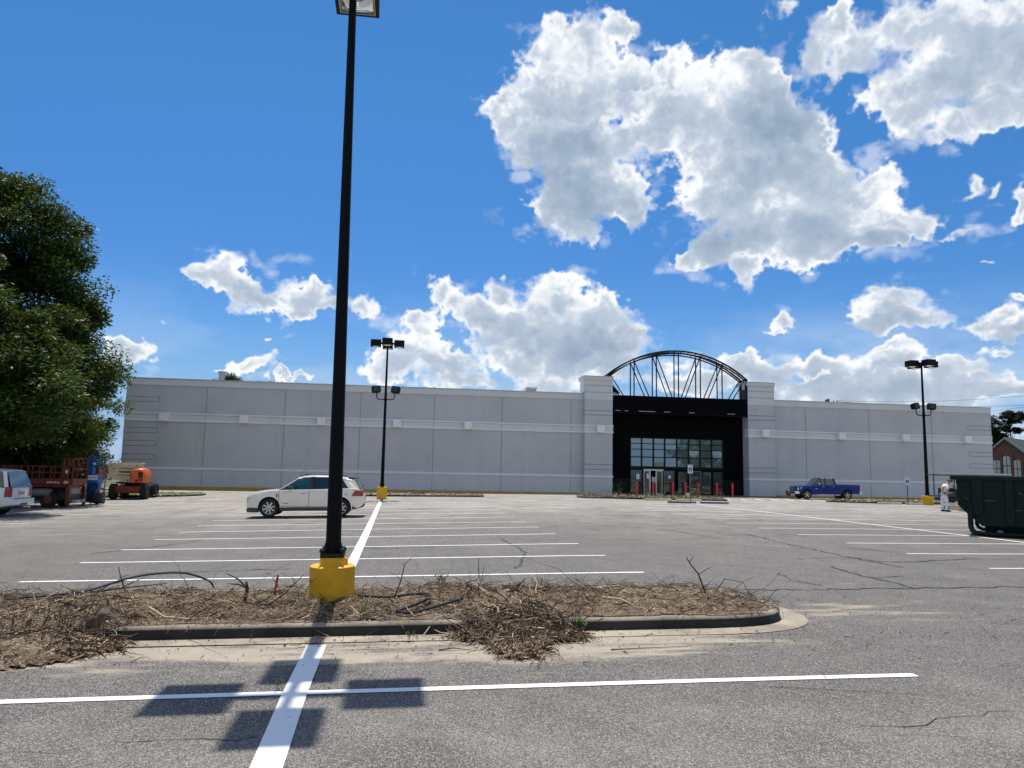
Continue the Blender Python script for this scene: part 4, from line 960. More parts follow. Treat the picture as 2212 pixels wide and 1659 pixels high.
# ---- blue pickup, crew cab, front to the left
def pickup():
    z = zg(34.5, 57)
    a = R(-9)
    ex, ey = math.cos(a), math.sin(a)
    c = thing('pickup_truck', 'blue crew cab pickup truck parked by the store walk', 'pickup truck', (31.75, 57.1, z+.02), a); c.scale = (.9, .9, .92)
    zt = polyz([(0, .92), (.1, 1.08), (.3, 1.14), (1.0, 1.20), (1.55, 1.24), (3.75, 1.28), (3.8, 1.30), (5.75, 1.32)])
    st = []
    for x, yw, zb in [(.14, .78, .62), (.18, .90, .55), (.35, .97, .5), (.7, 1.0, .45), (1.3, 1.0, .42), (1.7, 1.0, .42), (2.6, 1.0, .42), (3.72, 1.0, .42)]:
        t = zt(x); st.append((x, yw, zb, .85, t-.08, t, t+(.05 if x < 1.6 else 0), .12))
    LOWZ[0] = -1
    car_body(c, st, M_BLUE, M_BLUE, [(1.02, .47)])
    bed = [(x, 1.0 if x < 5.6 else .985, .52, .85, 1.22, zt(x), zt(x)-.0, .05) for x in (3.76, 3.9, 4.3, 5.0, 5.6, 5.72)]
    car_body(c, bed, M_BLUE, M_BLUE, [(4.62, .47)], 'cargo_bed')
    bi = MB(); bi.box(3.9, 5.66, -.82, .82, 1.315, 1.335); bi.build('bed_cover', M_PLAST, c)
    roof = polyz([(1.9, 1.80), (2.3, 1.87), (3.0, 1.885), (3.55, 1.86), (3.7, 1.83)])
    cabin(c, zt, roof, .90, .70, [(1.50, 2.22, .08), (2.68, 2.74, .09), (3.56, 3.48, .12)], M_BLUE, [M_CGLS, M_CGLS, M_CGLS], 1.85)
    back = MB(); back.hexa([(3.60, -.86, 1.26), (3.70, -.86, 1.26), (3.70, .86, 1.26), (3.60, .86, 1.26)], [(3.50, -.69, 1.85), (3.60, -.69, 1.85), (3.60, .69, 1.85), (3.50, .69, 1.85)]); back.build('cab_back', M_BLUE, c)
    gr = MB(); gr.box(.06, .18, -.62, .62, .76, 1.10); gr.mi(1)
    for k in range(6): gr.box(.045, .06, -.58, .58, .79+k*.05, .805+k*.05)
    gr.mi(2).box(.035, .062, -.05, .05, .78, 1.09); gr.box(.035, .062, -.6, .6, .91, .965); gr.box(.03, .18, -.66, .66, 1.09, 1.13)
    gr.build('grille', [M_PLAST, M_CLAD, M_CHROME], c)
    bm_ = MB(); bm_.hexa([(-.02, -.9, .46), (.35, -1.0, .46), (.35, 1.0, .46), (-.02, .9, .46)], [(-.03, -.9, .72), (.32, -1.0, .72), (.32, 1.0, .72), (-.03, .9, .72)]); bm_.build('front_bumper', M_CHROME, c, bevel=.03)
    bp = MB(); bp.box(-.05, -.02, -.55, .55, .50, .66); bp.build('bumper_intake', M_PLAST, c)
    rbm = MB(); rbm.box(5.70, 5.92, -.95, .95, .55, .78); rbm.build('rear_bumper', M_CHROME, c, bevel=.03)
    for s in (-1, 1):
        h = MB(); h.hexa([(.12, s*.62, .80), (.16, s*.92, .80), (.42, s*.985, .86), (.2, s*.64, .82)], [(.16, s*.62, 1.08), (.24, s*.92, 1.06), (.62, s*1.0, 1.06), (.3, s*.66, 1.09)]); h.build('headlight', M_CLRL, c, bevel=.01)
        tl = MB(); tl.box(5.64, 5.745, s*.965-.045, s*.965+.045, .90, 1.26); tl.build('tail_light', M_REDL, c, bevel=.01)
        m_ = MB(); m_.hexa([(1.98, s*.93, 1.28), (2.12, s*.93, 1.28), (2.12, s*1.22, 1.30), (2.0, s*1.20, 1.30)], [(2.0, s*.95, 1.46), (2.12, s*.95, 1.47), (2.12, s*1.20, 1.47), (2.02, s*1.18, 1.46)]); m_.build('mirror', M_CHROME, c, bevel=.025)
        rb2 = MB(); rb2.box(2.0, 3.95, s*1.02-.07, s*1.02+.07, .40, .455); rb2.build('running_board', M_CHROME, c, bevel=.015)
        for hx in (2.38, 3.28):
            hn = MB(); hn.box(hx, hx+.2, s*.998-.02, s*.998+.025, 1.10, 1.145); hn.build('door_handle', M_CHROME, c, bevel=.008)
        vs_ = MB(); vs_.hexa([(2.28, s*.735, 1.835), (2.66, s*.735, 1.845), (2.66, s*.722, 1.875), (2.34, s*.722, 1.87)], [(2.28, s*.745, 1.835), (2.66, s*.745, 1.845), (2.66, s*.732, 1.88), (2.34, s*.732, 1.875)])
        vs_.hexa([(2.78, s*.735, 1.845), (3.42, s*.735, 1.835), (3.38, s*.722, 1.872), (2.78, s*.722, 1.88)], [(2.78, s*.745, 1.845), (3.42, s*.745, 1.835), (3.38, s*.732, 1.872), (2.78, s*.732, 1.88)]); vs_.build('rain_guard', M_CHROME, c)
        bd_ = MB(); bd_.box(1.72, 2.0, s*1.0-.01, s*1.0+.008, .90, .96); bd_.build('door_badge', M_CHROME, c)
    seam(c, .998, [(1.72, .46, 1.72, 1.2), (2.68, .46, 2.68, 1.24), (3.55, .5, 3.55, 1.24), (3.745, .45, 3.745, 1.28)], w=.016)
    for x in (1.02, 4.62):
        for s in (-1, 1): wheel(c, x, s*.86, .41, s, .28, 5, .66)
pickup()

# ---- white sport utility vehicle cut by the left frame edge, rear towards us
def big_suv():
    z = zg(-16.5, 32.6)
    c = thing('sport_utility_vehicle', 'white sport utility vehicle seen from behind at the left frame edge', 'suv', (-15.05, 32.65, z+.02), PI)
    zt = polyz([(0, 1.06), (.3, 1.16), (5.0, 1.16)])
    st = []
    for x, yw, zb in [(0, .84, .52), (.05, .93, .46), (.18, .97, .40), (.5, 1.0, .36), (1.0, 1.0, .34), (1.6, 1.0, .33), (2.6, 1.0, .33), (3.6, 1.0, .33), (4.2, 1.0, .36), (4.7, .98, .38), (5.05, .9, .42)]:
        t = 1.16 if x < 3.7 else 1.16-.10*(x-3.7); st.append((x, yw, zb, .80, 1.05, t, t+(.03 if x > 3.7 else 0), .07))
    LOWZ[0] = -1
    car_body(c, st, M_WHITE, M_WHITE, [(1.12, .46), (4.10, .46)])
    roof = polyz([(.15, 1.80), (.5, 1.86), (2.0, 1.89), (3.0, 1.84)])
    cabin(c, lambda x: 1.14, roof, .93, .74, [(.10, .32, .13), (1.30, 1.32, .10), (2.25, 2.20, .08), (3.75, 2.85, .10)], M_WHITE, [M_CGLS, M_CGLS, M_CGLS], 1.85)
    g = MB(); g.hexa([(-.03, -.82, 1.16), (-.03, .82, 1.16), (0, .82, 1.16), (0, -.82, 1.16)], [(.20, -.68, 1.77), (.20, .68, 1.77), (.23, .68, 1.77), (.23, -.68, 1.77)]); g.build('tailgate_glass', M_CGLS, c)
    for s in (-1, 1):
        tl = MB(); tl.hexa([(-.035, s*.73, .80), (-.02, s*.90, .80), (.16, s*.985, .80), (.16, s*.75, .8)], [(-.03, s*.73, 1.20), (.0, s*.90, 1.20), (.14, s*.965, 1.20), (.14, s*.75, 1.2)]); tl.build('tail_light', M_REDL, c, bevel=.015)
        rl = MB(); rl.tube([(.5, s*.70, 1.89), (.7, s*.70, 1.95), (2.6, s*.70, 1.96), (2.8, s*.7, 1.9)], .025, 6); rl.build('roof_rail', M_PLAST, c)
        mr = MB(); mr.box(3.5, 3.7, s*1.1-.1, s*1.1+.1, 1.15, 1.38); mr.build('mirror', M_WHITE, c, bevel=.04)
    bm_ = MB(); bm_.hexa([(-.15, -.86, .48), (.22, -1.0, .46), (.22, 1.0, .46), (-.15, .86, .48)], [(-.14, -.86, .72), (.22, -1.0, .74), (.22, 1.0, .74), (-.14, .86, .72)]); bm_.build('rear_bumper', M_WHITE, c, bevel=.03)
    b2 = MB(); b2.box(-.155, -.10, -.78, .78, .735, .75); b2.box(-.165, -.1, -.25, .25, .47, .55); b2.build('bumper_trim', mat('blue_grey_trim', (.05, .08, .14), .5), c)
    pl = MB(); pl.box(-.06, -.035, -.16, .16, .86, 1.0); pl.mi(1).box(-.064, -.06, -.11, .11, .90, .965); pl.build('licence_plate', [M_PLATE, mat('plate_ink', (.3, .2, .3), .6)], c)
    hn = MB(); hn.box(-.06, -.03, -.25, .25, 1.06, 1.09); hn.tube([(-.04, .1, 1.2), (-.06, -.15, 1.25), (-.02, -.35, 1.28)], .012, 5); hn.build('tailgate_handle', M_CHROME, c)
    ex = MB(); ex.tube([(-.12, -.55, .36), (.3, -.55, .38)], .04, 10); ex.build('exhaust_pipe', M_CHROME, c)
    seam(c, .997, [(1.42, .7, 1.42, 1.1), (2.28, .45, 2.28, 1.12)], w=.014)
    for x in (1.12, 4.10):
        for s in (-1, 1): wheel(c, x, s*.85, .40, s, .27, 6, .65)
big_suv()

# ================================================================= LIFTS
M_ORED = mat('red_lift_paint', (.17, .020, .010), .5, var=.2, vscale=4, dirt=(.12, .04, .03), dirt_amt=.6)
M_ORNG = mat('orange_lift_paint', (.66, .13, .03), .45, var=.12, vscale=3, dirt=(.3, .09, .04), dirt_amt=.4)
M_CREAM = mat('cream_lift_paint', (.62, .55, .36), .5, var=.08, vscale=3, dirt=(.35, .3, .2), dirt_amt=.4)
M_LBLUE = mat('blue_lift_paint', (.010, .10, .33), .45, var=.15, vscale=4, dirt=(.02, .06, .15), dirt_amt=.4)
M_DGREY = mat('dark_lift_panel', (.018, .022, .028), .55, var=.25)
M_LGREY = mat('grey_lift_metal', (.26, .27, .27), .5, .3, dirt=(.1, .09, .08))
M_INK = mat('decal_blue', (.02, .05, .25), .6); M_INKW = mat('decal_white', (.7, .72, .72), .6); M_INKK = mat('decal_black', (.02, .02, .02), .6)

def scissor_lift():
    z = zg(-16.8, 40.6)
    c = thing('scissor_lift', 'red rough terrain scissor lift with railed deck in the tree shade', 'scissor lift', (-17.45, 40.6, z), 0)
    L0, L1, W2 = -2.3, 1.45, .85
    d = MB(); d.box(L0, L1, -W2, W2, 1.12, 1.42); d.box(L0+.3, L1-.2, -W2+.1, W2-.1, 1.0, 1.12); d.build('deck', M_ORED, c, bevel=.02)
    dp = MB(); dp.box(L1-.42, L1-.22, -W2-.012, -W2, 1.18, 1.32); dp.mi(1)
    for k in range(5): dp.box(.25+.12*k, .33+.12*k, -W2-.01, -W2, 1.2, 1.27+.02*(k % 2))
    dp.build('decal', [M_CREAM, M_INKW], c)
    for (name, x0, x1, y, top) in (('guard_rail', L0+.05, L1-.55, -W2+.04, 2.02), ('guard_rail', L0+.05, L1-.55, W2-.04, 2.02)):
        r_ = MB(); n = 6
        for k in range(n+1): r_.bar((x0+(x1-x0)*k/n, y, 1.42), (x0+(x1-x0)*k/n, y, top), .045)
        for zz in (top, 1.72): r_.bar((x0, y, zz), (x1, y, zz), .045)
        r_.build(name, M_ORED, c)
    r_ = MB()
    for y in (-W2+.04, W2-.04):
        for x in (L1-.5, L1-.28, L1-.06): r_.bar((x, y, 1.42), (x, y, 2.42), .05)
        for zz in (2.42, 2.05, 1.75): r_.bar((L1-.5, y, zz), (L1-.06, y, zz), .05)
    for zz in (2.42, 1.9): r_.bar((L1-.06, -W2+.04, zz), (L1-.06, W2-.04, zz), .05)
    r_.bar((L1-.5, -W2+.04, 1.45), (L1-.1, -W2+.04, 2.4), .04)
    r_.build('entry_gate', M_ORED, c)
    cb = MB(); cb.box(L1-.40, L1-.22, -W2-.06, -W2+.06, 1.62, 1.95); cb.mi(1).box(L1-.36, L1-.26, -W2-.066, -W2-.06, 1.7, 1.85); cb.build('control_box', [M_ORED, M_INKW], c)
    s = MB()
    for y in (-.55, .55):
        for k in range(3):
            zz = .72+.1*k
            s._rbar((L0+.35, y, zz), (L1-.35, y, zz+.09), .05, .08); s._rbar((L0+.35, y, zz+.09), (L1-.35, y, zz), .05, .08)
    s.build('scissor_stack', M_DGREY, c)
    b = MB(); b.box(L0+.1, L1-.2, -.72, .72, .36, .72); b.build('chassis', M_DGREY, c, bevel=.03)
    e = MB(); e.box(-1.75, -.45, -.98, -.72, .22, .86); e.mi(1).box(-1.2, -.85, -.99, -.98, .60, .72); e.mi(1).box(-1.25, -1.1, -.99, -.98, .3, .38); e.build('engine_cover', [mat('grey_blue_cover', (.045, .055, .075), .5), mat('sign_grey', (.3, .32, .3), .6)], c, bevel=.02)
    t = MB(); t.lathe([(.04, -.02), (.17, .0), (.19, .05), (.19, .75), (.17, .8), (.04, .82)], 18, 'x', (-.32, -.84, .74)); t.build('gas_tank', M_LGREY, c, smooth=True)
    for x in (L0+.65, L1-1.05):
        for sd_ in (-1, 1):
            w = MB(); w.lathe([(.22, -.12), (.36, -.13), (.40, -.08), (.40, .08), (.36, .13), (.22, .12)], 22, 'y', (x, sd_*.82, .40)); wo2 = w.build('wheel', M_TYRE, c, smooth=True)
            h = MB(); h.lathe([(.22, 0), (.2, sd_*.08), (.08, sd_*.10)], 18, 'y', (x, sd_*.86, .40)); h.build('rim', M_ORED, wo2, smooth=True)
    for (x, y) in ((L1-.15, -.92), (L1-.15, .92), (L0+.05, -.92), (L0+.05, .92)):
        o = MB(); o._rbar((x, y, .18), (x-.02, y, 1.02), .18, .14); o.box(x-.14, x+.14, y-.12, y+.12, .05, .09); o.tube([(x, y, .09), (x, y, .2)], .05, 8); o.build('outrigger', M_ORED, c)
    cb2 = MB(); cb2.box(L1-.28, L1+.02, -.8, .8, .22, .38); cb2.mi(1).box(L1-.08, L1+.03, -.3, .1, .26, .34); cb2.build('front_beam', [M_LGREY, M_INKW], c)
    rt = MB(); rt.lathe([(.03, -.55), (.26, -.54), (.28, -.5), (.28, .5), (.26, .54), (.03, .55)], 18, 'y', (L1-.42, 0, .80)); rt.build('hydraulic_drum', M_LGREY, c, smooth=True)
scissor_lift()

def blue_lift():
    z = zg(-15.9, 43.3)
    c = thing('mast_lift', 'blue vertical mast lift with caged platform beside the red scissor lift', 'lift', (-16.35, 43.4, z), R(4))
    c.scale = (.80, .9, 1)
    b = MB(); b.box(-.32, .32, -.5, .55, 1.12, 1.60); b.build('platform', M_LBLUE, c, bevel=.02)
    m = MB(); m.box(-.26, .26, -.1, .45, .30, 1.12); m.box(-.36, -.20, -.05, .5, .3, 2.55); m.box(-.5, -.36, .0, .4, .35, 2.4); m.build('mast', M_LBLUE, c, bevel=.015)
    r_ = MB()
    for x in (-.31, .31):
        for y in (-.47, .52): r_.bar((x, y, 1.6), (x, y, 2.58), .05)
    for zz in (2.58, 2.0):
        for y in (-.47, .52): r_.bar((-.31, y, zz), (.31, y, zz), .05)
        for x in (-.31, .31): r_.bar((x, -.47, zz), (x, .52, zz), .05)
    r_.box(-.15, .17, -.49, -.46, 2.05, 2.52)
    r_.build('guard_cage', M_LBLUE, c)
    p = MB(); p.box(-.05, .12, -.515, -.505, 2.12, 2.22); p.mi(0).box(-.30, .30, -.515, -.505, 1.30, 1.56); p.build('sign_plate', M_INKW, c)
    text_obj('decal', 'United Rentals', .085, M_INK, c, (0, -.517, 1.43), (R(90), 0, 0))
    bs = MB(); bs.box(-.45, .45, -.75, .75, .12, .32); bs.build('base', M_DGREY, c, bevel=.03)
    for x in (-.38, .42):
        for y in (-.6, .6):
            w = MB(); w.lathe([(.03, -.05), (.16, -.06), (.18, 0), (.16, .06), (.03, .05)], 14, 'x', (x, y, .18)); w.build('wheel', M_TYRE, c, smooth=True)
    dr = MB(); dr.lathe([(.05, -.42), (.30, -.38), (.36, -.2), (.36, .25), (.30, .38), (.05, .42)], 20, 'x', (.42, -.55, .42)); dr.build('motor_drum', M_DGREY, c, smooth=True)
blue_lift()

def boom_lift():
    z = zg(-16.3, 50)
    c = thing('boom_lift', 'orange and cream articulated boom lift by the left end of the store', 'boom lift', (-16.5, 50.0, z), R(2))
    ch = MB(); ch.box(-.75, .75, -1.3, 1.3, .42, .78); ch.box(-.95, .95, -1.2, -.85, .35, .6); ch.box(-.95, .95, .85, 1.2, .35, .6); ch.build('chassis', M_ORED, c, bevel=.03)
    gl = MB(); gl.box(-1.0, -.74, -1.28, -.9, .45, .80); gl.build('tool_box', M_LGREY, c, bevel=.03)
    for x in (-.78, .80):
        for y in (-1.0, 1.0):
            w = MB(); r = .44
            w.lathe([(.24, -.17), (r*.9, -.18), (r, -.12), (r, .12), (r*.9, .18), (.24, .17)], 26, 'x', (x+math.copysign(.1, x), y, r))
            for k in range(18):
                a = 2*PI*k/18; X = Matrix.Translation((x+math.copysign(.1, x), y, r)) @ Matrix.Rotation(a, 4, 'X'); w.xf(X); w.box(-.17, .01, -.03, .03, r-.01, r+.025); w.box(-.01, .17, .06, .12, r-.01, r+.025)
            w.xf(Matrix()); wo2 = w.build('wheel', M_TYRE, c, smooth=True)
            s = math.copysign(1, x); h = MB(); h.lathe([(.24, s*.1), (.22, s*.04), (.1, s*.06), (.04, s*.12)], 20, 'x', (x+s*.16, y, r)); h.build('rim', M_LGREY, wo2, smooth=True)
    tt = MB(); tt.lathe([(.55, .78), (.55, .95)], 24); tt.box(-.9, .8, -.6, .6, .92, 1.02); tt.build('turntable', M_DGREY, c)
    hd_ = MB()                                              # rounded engine hood
    rings = []
    for yy, sc_ in ((-1.35, .78), (-1.28, .93), (-1.05, 1.), (-.3, 1.), (.0, .95)):
        P = [(.02, .98), (.04, 1.45), (.10, 1.72), (.28, 1.86), (.62, 1.90), (.82, 1.84), (.94, 1.6), (.97, 1.2), (.92, .98)]
        cx_, cz_ = .5, 1.4; rings.append([(cx_+(x-cx_)*sc_, yy, cz_+(zz-cz_)*sc_) for x, zz in P])
    hd_.loft(rings); hd_.build('engine_hood', M_ORNG, c, smooth=True, angle=40)
    vn = MB(); vn.box(.56, .80, -1.365, -1.34, 1.30, 1.66); vn.box(.40, .52, -1.365, -1.34, 1.05, 1.2)
    for k in range(4): vn.box(.55, .82, -1.37, -1.345, 1.10+.045*k, 1.12+.045*k)
    vn.build('hood_vent', M_INKK, c)
    bx = MB(); bx.box(-1.25, .55, -1.05, -.80, 1.18, 2.12); bx.box(-1.32, -1.25, -1.08, -.3, 1.12, 2.14); bx.box(-1.25, .62, -1.0, -.35, 2.12, 2.2); bx.box(-1.25, .55, -.60, -.38, 1.2, 2.1); bx.box(-.55, -.2, -1.0, -.7, 1.05, 1.18)
    boomo = bx.build('boom', M_CREAM, c, bevel=.015)
    for q in ((-.65, .18, -1.062, -1.045, 1.60, 1.68), (-.75, .1, -1.062, -1.045, 1.42, 1.46), (-1.30, -1.26, -1.09, -1.07, 1.5, 1.9)):
        sl_ = MB(); sl_.box(*q); sl_.build('boom_slot', M_INKK, boomo)
    for (x, zz) in ((-1.08, 1.28), (-1.08, 2.02), (-.9, 1.85), (.35, 2.03)):
        q = MB(); q.lathe([(.05, -1.075), (.05, -1.045)], 12, 'y', (x, 0, zz)); q.build('pivot_pin', M_LGREY, boomo)
    text_obj('decal', 'United Rentals', .13, M_INK, boomo, (-.25, -1.063, 1.86), (R(90), 0, 0))
    text_obj('decal', 'United Rentals', .07, M_INK, boomo, (-.35, -1.063, 1.30), (R(90), 0, 0))
    ar = MB(); ar._rbar((-1.2, -.6, 1.9), (-1.9, -.75, 1.65), .12, .14); ar.box(-1.85, -1.55, -.95, -.6, 1.4, 1.68); ar.build('jib', M_ORNG, c, bevel=.01)
    bk = MB()
    x0, x1, y0, y1 = -2.28, -1.62, -1.25, -.35
    for (x, y) in ((x0, y0), (x1, y0), (x0, y1), (x1, y1)): bk._rbar((x, y, .38), (x*.985-.02, y, 1.48), .05, .05)
    for zz in (1.46, 1.0, .62):
        bk.bar((x0, y0, zz), (x1, y0, zz), .045); bk.bar((x0, y1, zz), (x1, y1, zz), .045); bk.bar((x0, y0, zz), (x0, y1, zz), .045); bk.bar((x1, y0, zz), (x1, y1, zz), .045)
    bk.bar((x0+.2, y0, .4), (x0+.25, y0, 1.46), .035); bk.bar((x1-.2, y0, .4), (x1-.18, y0, 1.46), .035)
    bk.box(x0-.03, x1+.05, y0-.03, y1+.03, .22, .40)
    bko = bk.build('work_basket', M_ORNG, c)
    cb = MB(); cb.box(-2.05, -1.75, -.42, -.3, 1.2, 1.5); cb.build('control_box', M_LGREY, bko)
boom_lift()

# ================================================================= ROLL-OFF DUMPSTER
M_DGREEN = mat('dark_green_steel', (.003, .014, .011), .55, .0, var=.35, vscale=1.6, dirt=(.010, .008, .006), dirt_amt=.55, bump=.2, bscale=9, spec=.25)
def dumpster():
    s0, t0, z = 17.16, 21.0, zg(17.4, 20.8)
    c = thing('dumpster', 'dark green steel roll-off dumpster at the right frame edge', 'dumpster', (s0, t0, z), R(-43))
    L, Wd = 6.7, 2.45
    prof = [(.04, .92), (.32, .62), (.62, .34), (L-.1, .30), (L, 1.72), (.02, 1.72)]
    b = MB(); th = .06
    b.prism(prof, 0, th); b.prism(prof, Wd-th, Wd)
    b.hexa([(.02, th, 1.72), (.04, th, .92), (.04, Wd-th, .92), (.02, Wd-th, 1.72)], [(.07, th, 1.72), (.09, th, .94), (.09, Wd-th, .94), (.07, Wd-th, 1.72)])
    b.hexa([(.04, th, .92), (.62, th, .34), (.62, Wd-th, .34), (.04, Wd-th, .92)], [(.10, th, .95), (.66, th, .39), (.66, Wd-th, .39), (.10, Wd-th, .95)])
    b.box(.62, L-.1, th, Wd-th, .305, .35); b.box(L-.08, L-.02, th, Wd-th, .32, 1.72)
    b.build('container', M_DGREEN, c)
    r_ = MB()
    r_.box(-.14, L+.05, -.09, .03, 1.70, 1.83); r_.box(-.14, L+.05, Wd-.03, Wd+.09, 1.70, 1.83); r_.box(-.14, -.02, .03, Wd-.03, 1.70, 1.83); r_.box(L, L+.1, .03, Wd-.03, 1.7, 1.83)
    r_.build('top_rail', M_DGREEN, c, bevel=.02)
    for x in (.42, 1.28, 2.15, 3.0, 3.9, 4.8, 5.7):
        q = MB(); w = .28 if x == .42 else .22
        q.box(x, x+w, -.10, 0, .34 if x > .5 else .64, 1.70); q.build('side_rib', M_DGREEN, c, bevel=.02)
    sk = MB()
    sk.tube([(.36, -.08, 1.0), (.36, -.08, .28), (.39, -.08, .17), (.48, -.08, .10), (.75, -.08, .075), (L-.3, -.08, .065)], [.075, .075, .075, .075, .07, .06], 10)
    sk.tube([(.40, Wd+.06, .95), (.40, Wd+.06, .24), (.44, Wd+.06, .14), (.54, Wd+.06, .08), (.8, Wd+.06, .065), (L-.3, Wd+.06, .065)], .06, 10)
    sk.box(.7, L-.3, .5, .68, .06, .30); sk.box(.7, L-.3, Wd-.68, Wd-.5, .06, .30)
    sk.hexa([(.52, -.10, .12), (.60, -.10, .12), (.60, -.04, .12), (.52, -.04, .12)], [(.52, -.10, .6), (.60, -.10, .6), (.60, -.04, .6), (.52, -.04, .6)]) if False else None
    sk.build('skid_frame', M_DGREEN, c, smooth=True, angle=40)
    for x in (1.1, L-.8):
        for y in (.25, Wd-.25):
            w = MB(); w.lathe([(.03, -.12), (.10, -.12), (.10, .12), (.03, .12)], 14, 'y', (x, y, .10)); w.build('roller', M_LGREY, c, smooth=True)
    sc = MB()
    for (x, z0, dx, dz) in ((.24, 1.18, .10, -.12), (.75, 1.08, .3, .0), (1.62, 1.3, .05, .05), (1.66, 1.34, .06, -.07), (1.5, .8, .2, .02), (.62, 1.3, .02, .2)):
        sc._rbar((x, -.003, z0), (x+dx, -.003, z0+dz), .012, .012)
    sc.build('paint_scratch', mat('scratch_grey', (.12, .16, .15), .8), c)
dumpster()

# ================================================================= WORK TRUCK WITH LADDER RACK (behind the painter)
def work_truck():
    z = zg(35, 41.6)
    c = thing('work_truck', 'dark work truck with ladder rack mostly hidden behind the dumpster', 'work truck', (32.95, 41.2, z), 0)
    M_TR = mat('dark_truck_paint', (.03, .035, .038), .35, coat=.6)
    b = MB(); b.box(1.0, 2.6, 0, 1.9, .62, .95); b.box(1.0, 2.6, .0, .12, .95, 1.0); b.box(1.0, 2.6, 1.78, 1.9, .95, 1.2); b.build('truck_bed', M_TR, c, bevel=.02)
    cb = MB(); cb.prism([(2.65, .55), (2.65, 1.2), (2.75, 1.72), (3.9, 1.74), (4.4, 1.25), (5.4, 1.15), (5.5, .6)], .02, 1.88); cb.build('cab', M_TR, c, bevel=.04)
    g = MB(); g.prism([(2.78, 1.22), (2.86, 1.66), (3.85, 1.67), (4.15, 1.25)], .005, .02); g.build('side_window', M_CGLS, c)
    bu = MB(); bu.box(.75, 1.0, -.02, 1.92, .42, .62); bu.box(-.1, 1.0, .0, 1.2, .68, .75); bu.build('rear_bumper', mat('dark_steel', (.05, .055, .06), .35, .7), c, bevel=.02)
    tl = MB(); tl.box(.96, .998, .02, .14, .70, .92); tl.build('tail_light', M_REDL, c)
    rk = MB()
    for x in (.7, 2.3, 4.2):
        for y in (.05, 1.85): rk.bar((x, y, .75 if x < 3 else 1.5), (x, y, 2.0), .05)
        rk.bar((x, .0, 2.0), (x, 1.9, 2.0), .06)
    for y in (.05, 1.85): rk.bar((.1, y, 2.02), (4.6, y, 2.02), .05)
    rk.build('ladder_rack', mat('rack_steel', (.06, .065, .07), .5, .4), c)
    for (x) in (1.7, 4.6):
        for s in (0.06, 1.84): wheel(c, x, s, .38, -1 if s < 1 else 1, .24, 6)
    ld = thing('ladder', 'long aluminium ladder lying on the work truck roof rack', 'ladder', (32.75, 41.3, z+2.06), 0)
    m = MB()
    for y in (.0, .42): m.box(-.05, 4.9, y-.02, y+.02, 0, .09)
    for k in range(15): m.bar((.15+k*.32, 0, .045), (.15+k*.32, .42, .045), .035)
    m.mi(0); o = m.build('ladder_frame', M_ALU, ld)
    sp = thing('paint_sprayer', 'black and white paint sprayer standing in the work truck bed', 'sprayer', (33.95, 41.25, z+.76), 0)
    m = MB(); m.tube([(0, -.2, .02), (0, -.2, .5), (.1, -.2, .75), (.45, -.2, .8)], .03, 8); m.box(-.1, .35, -.15, .2, .05, .4); m.build('frame', M_PLAST, sp)
    m = MB(); m.lathe([(.02, .0), (.13, .02), (.15, .2), (.1, .34), (.02, .36)], 16, c=(.1, -.1, .38)); m.build('motor', M_LGREY, sp, smooth=True)
    sp2 = thing('tool_case', 'white and grey tool cases piled in the work truck bed', 'tool case', (34.5, 41.45, z+1.02), .1)
    m = MB(); m.box(-.25, .3, -.2, .25, 0, .28); m.mi(1).box(-.2, .28, -.18, .22, .28, .5); m.mi(0).box(-.05, .5, .3, .7, 0, .45); m.build('case', [M_INKW, M_CLAD], sp2, bevel=.02)
work_truck()

# painter's things on the ground
M_CARD = mat('cardboard', (.46, .33, .20), .85, var=.1)
M_CARD2 = mat('white_cardboard', (.68, .66, .62), .85)
def box_thing(name, s, t, w, d, h, m, lab, rz, cat):
    b = MB(); b.box(-w/2, w/2, -d/2, d/2, 0, h)
    b.hexa([(-w/2, -d/2, h), (w/2, -d/2, h), (w/2, -d/2+.004, h), (-w/2, -d/2+.004, h)], [(-w/2+.02, -d/2-.12, h+.06), (w/2-.02, -d/2-.12, h+.06), (w/2-.02, -d/2-.116, h+.065), (-w/2+.02, -d/2-.116, h+.065)])
    o = b.build(name, m); o.location = (s, t, zg(s, t)); o.rotation_euler = (0, 0, rz); tag(o, lab, cat)
box_thing('cardboard_box', 30.25, 36.9, .45, .4, .31, M_CARD, 'brown cardboard box on the ground beside the painter', .25, 'box')
box_thing('cardboard_box', 30.6, 37.9, .5, .4, .38, M_CARD2, 'white cardboard box behind the brown one', -.1, 'box')
bk = thing('paint_bucket', 'white paint bucket with dark label by the painter', 'bucket', (29.88, 37.3, zg(29.9, 37.3)), 0)
m = MB(); m.lathe([(.13, 0), (.15, .36), (.155, .36), (.155, .39), (.02, .395)], 20); m.build('pail', M_INKW, bk, smooth=True)
m = MB(); m.lathe([(.139, .1), (.147, .27)], 20); m.build('label_band', mat('label_green', (.05, .12, .06), .6), bk, smooth=True)
m = MB(); m.box(-.6, .6, -.35, .35, 0, .012); o = m.build('drop_cloth', M_CARD2); o.location = (29.9, 36.75, zg(29.9, 36.75)+.01); o.rotation_euler = (0, 0, .2); tag(o, 'pale drop cloth lying under the cardboard boxes', 'drop cloth')

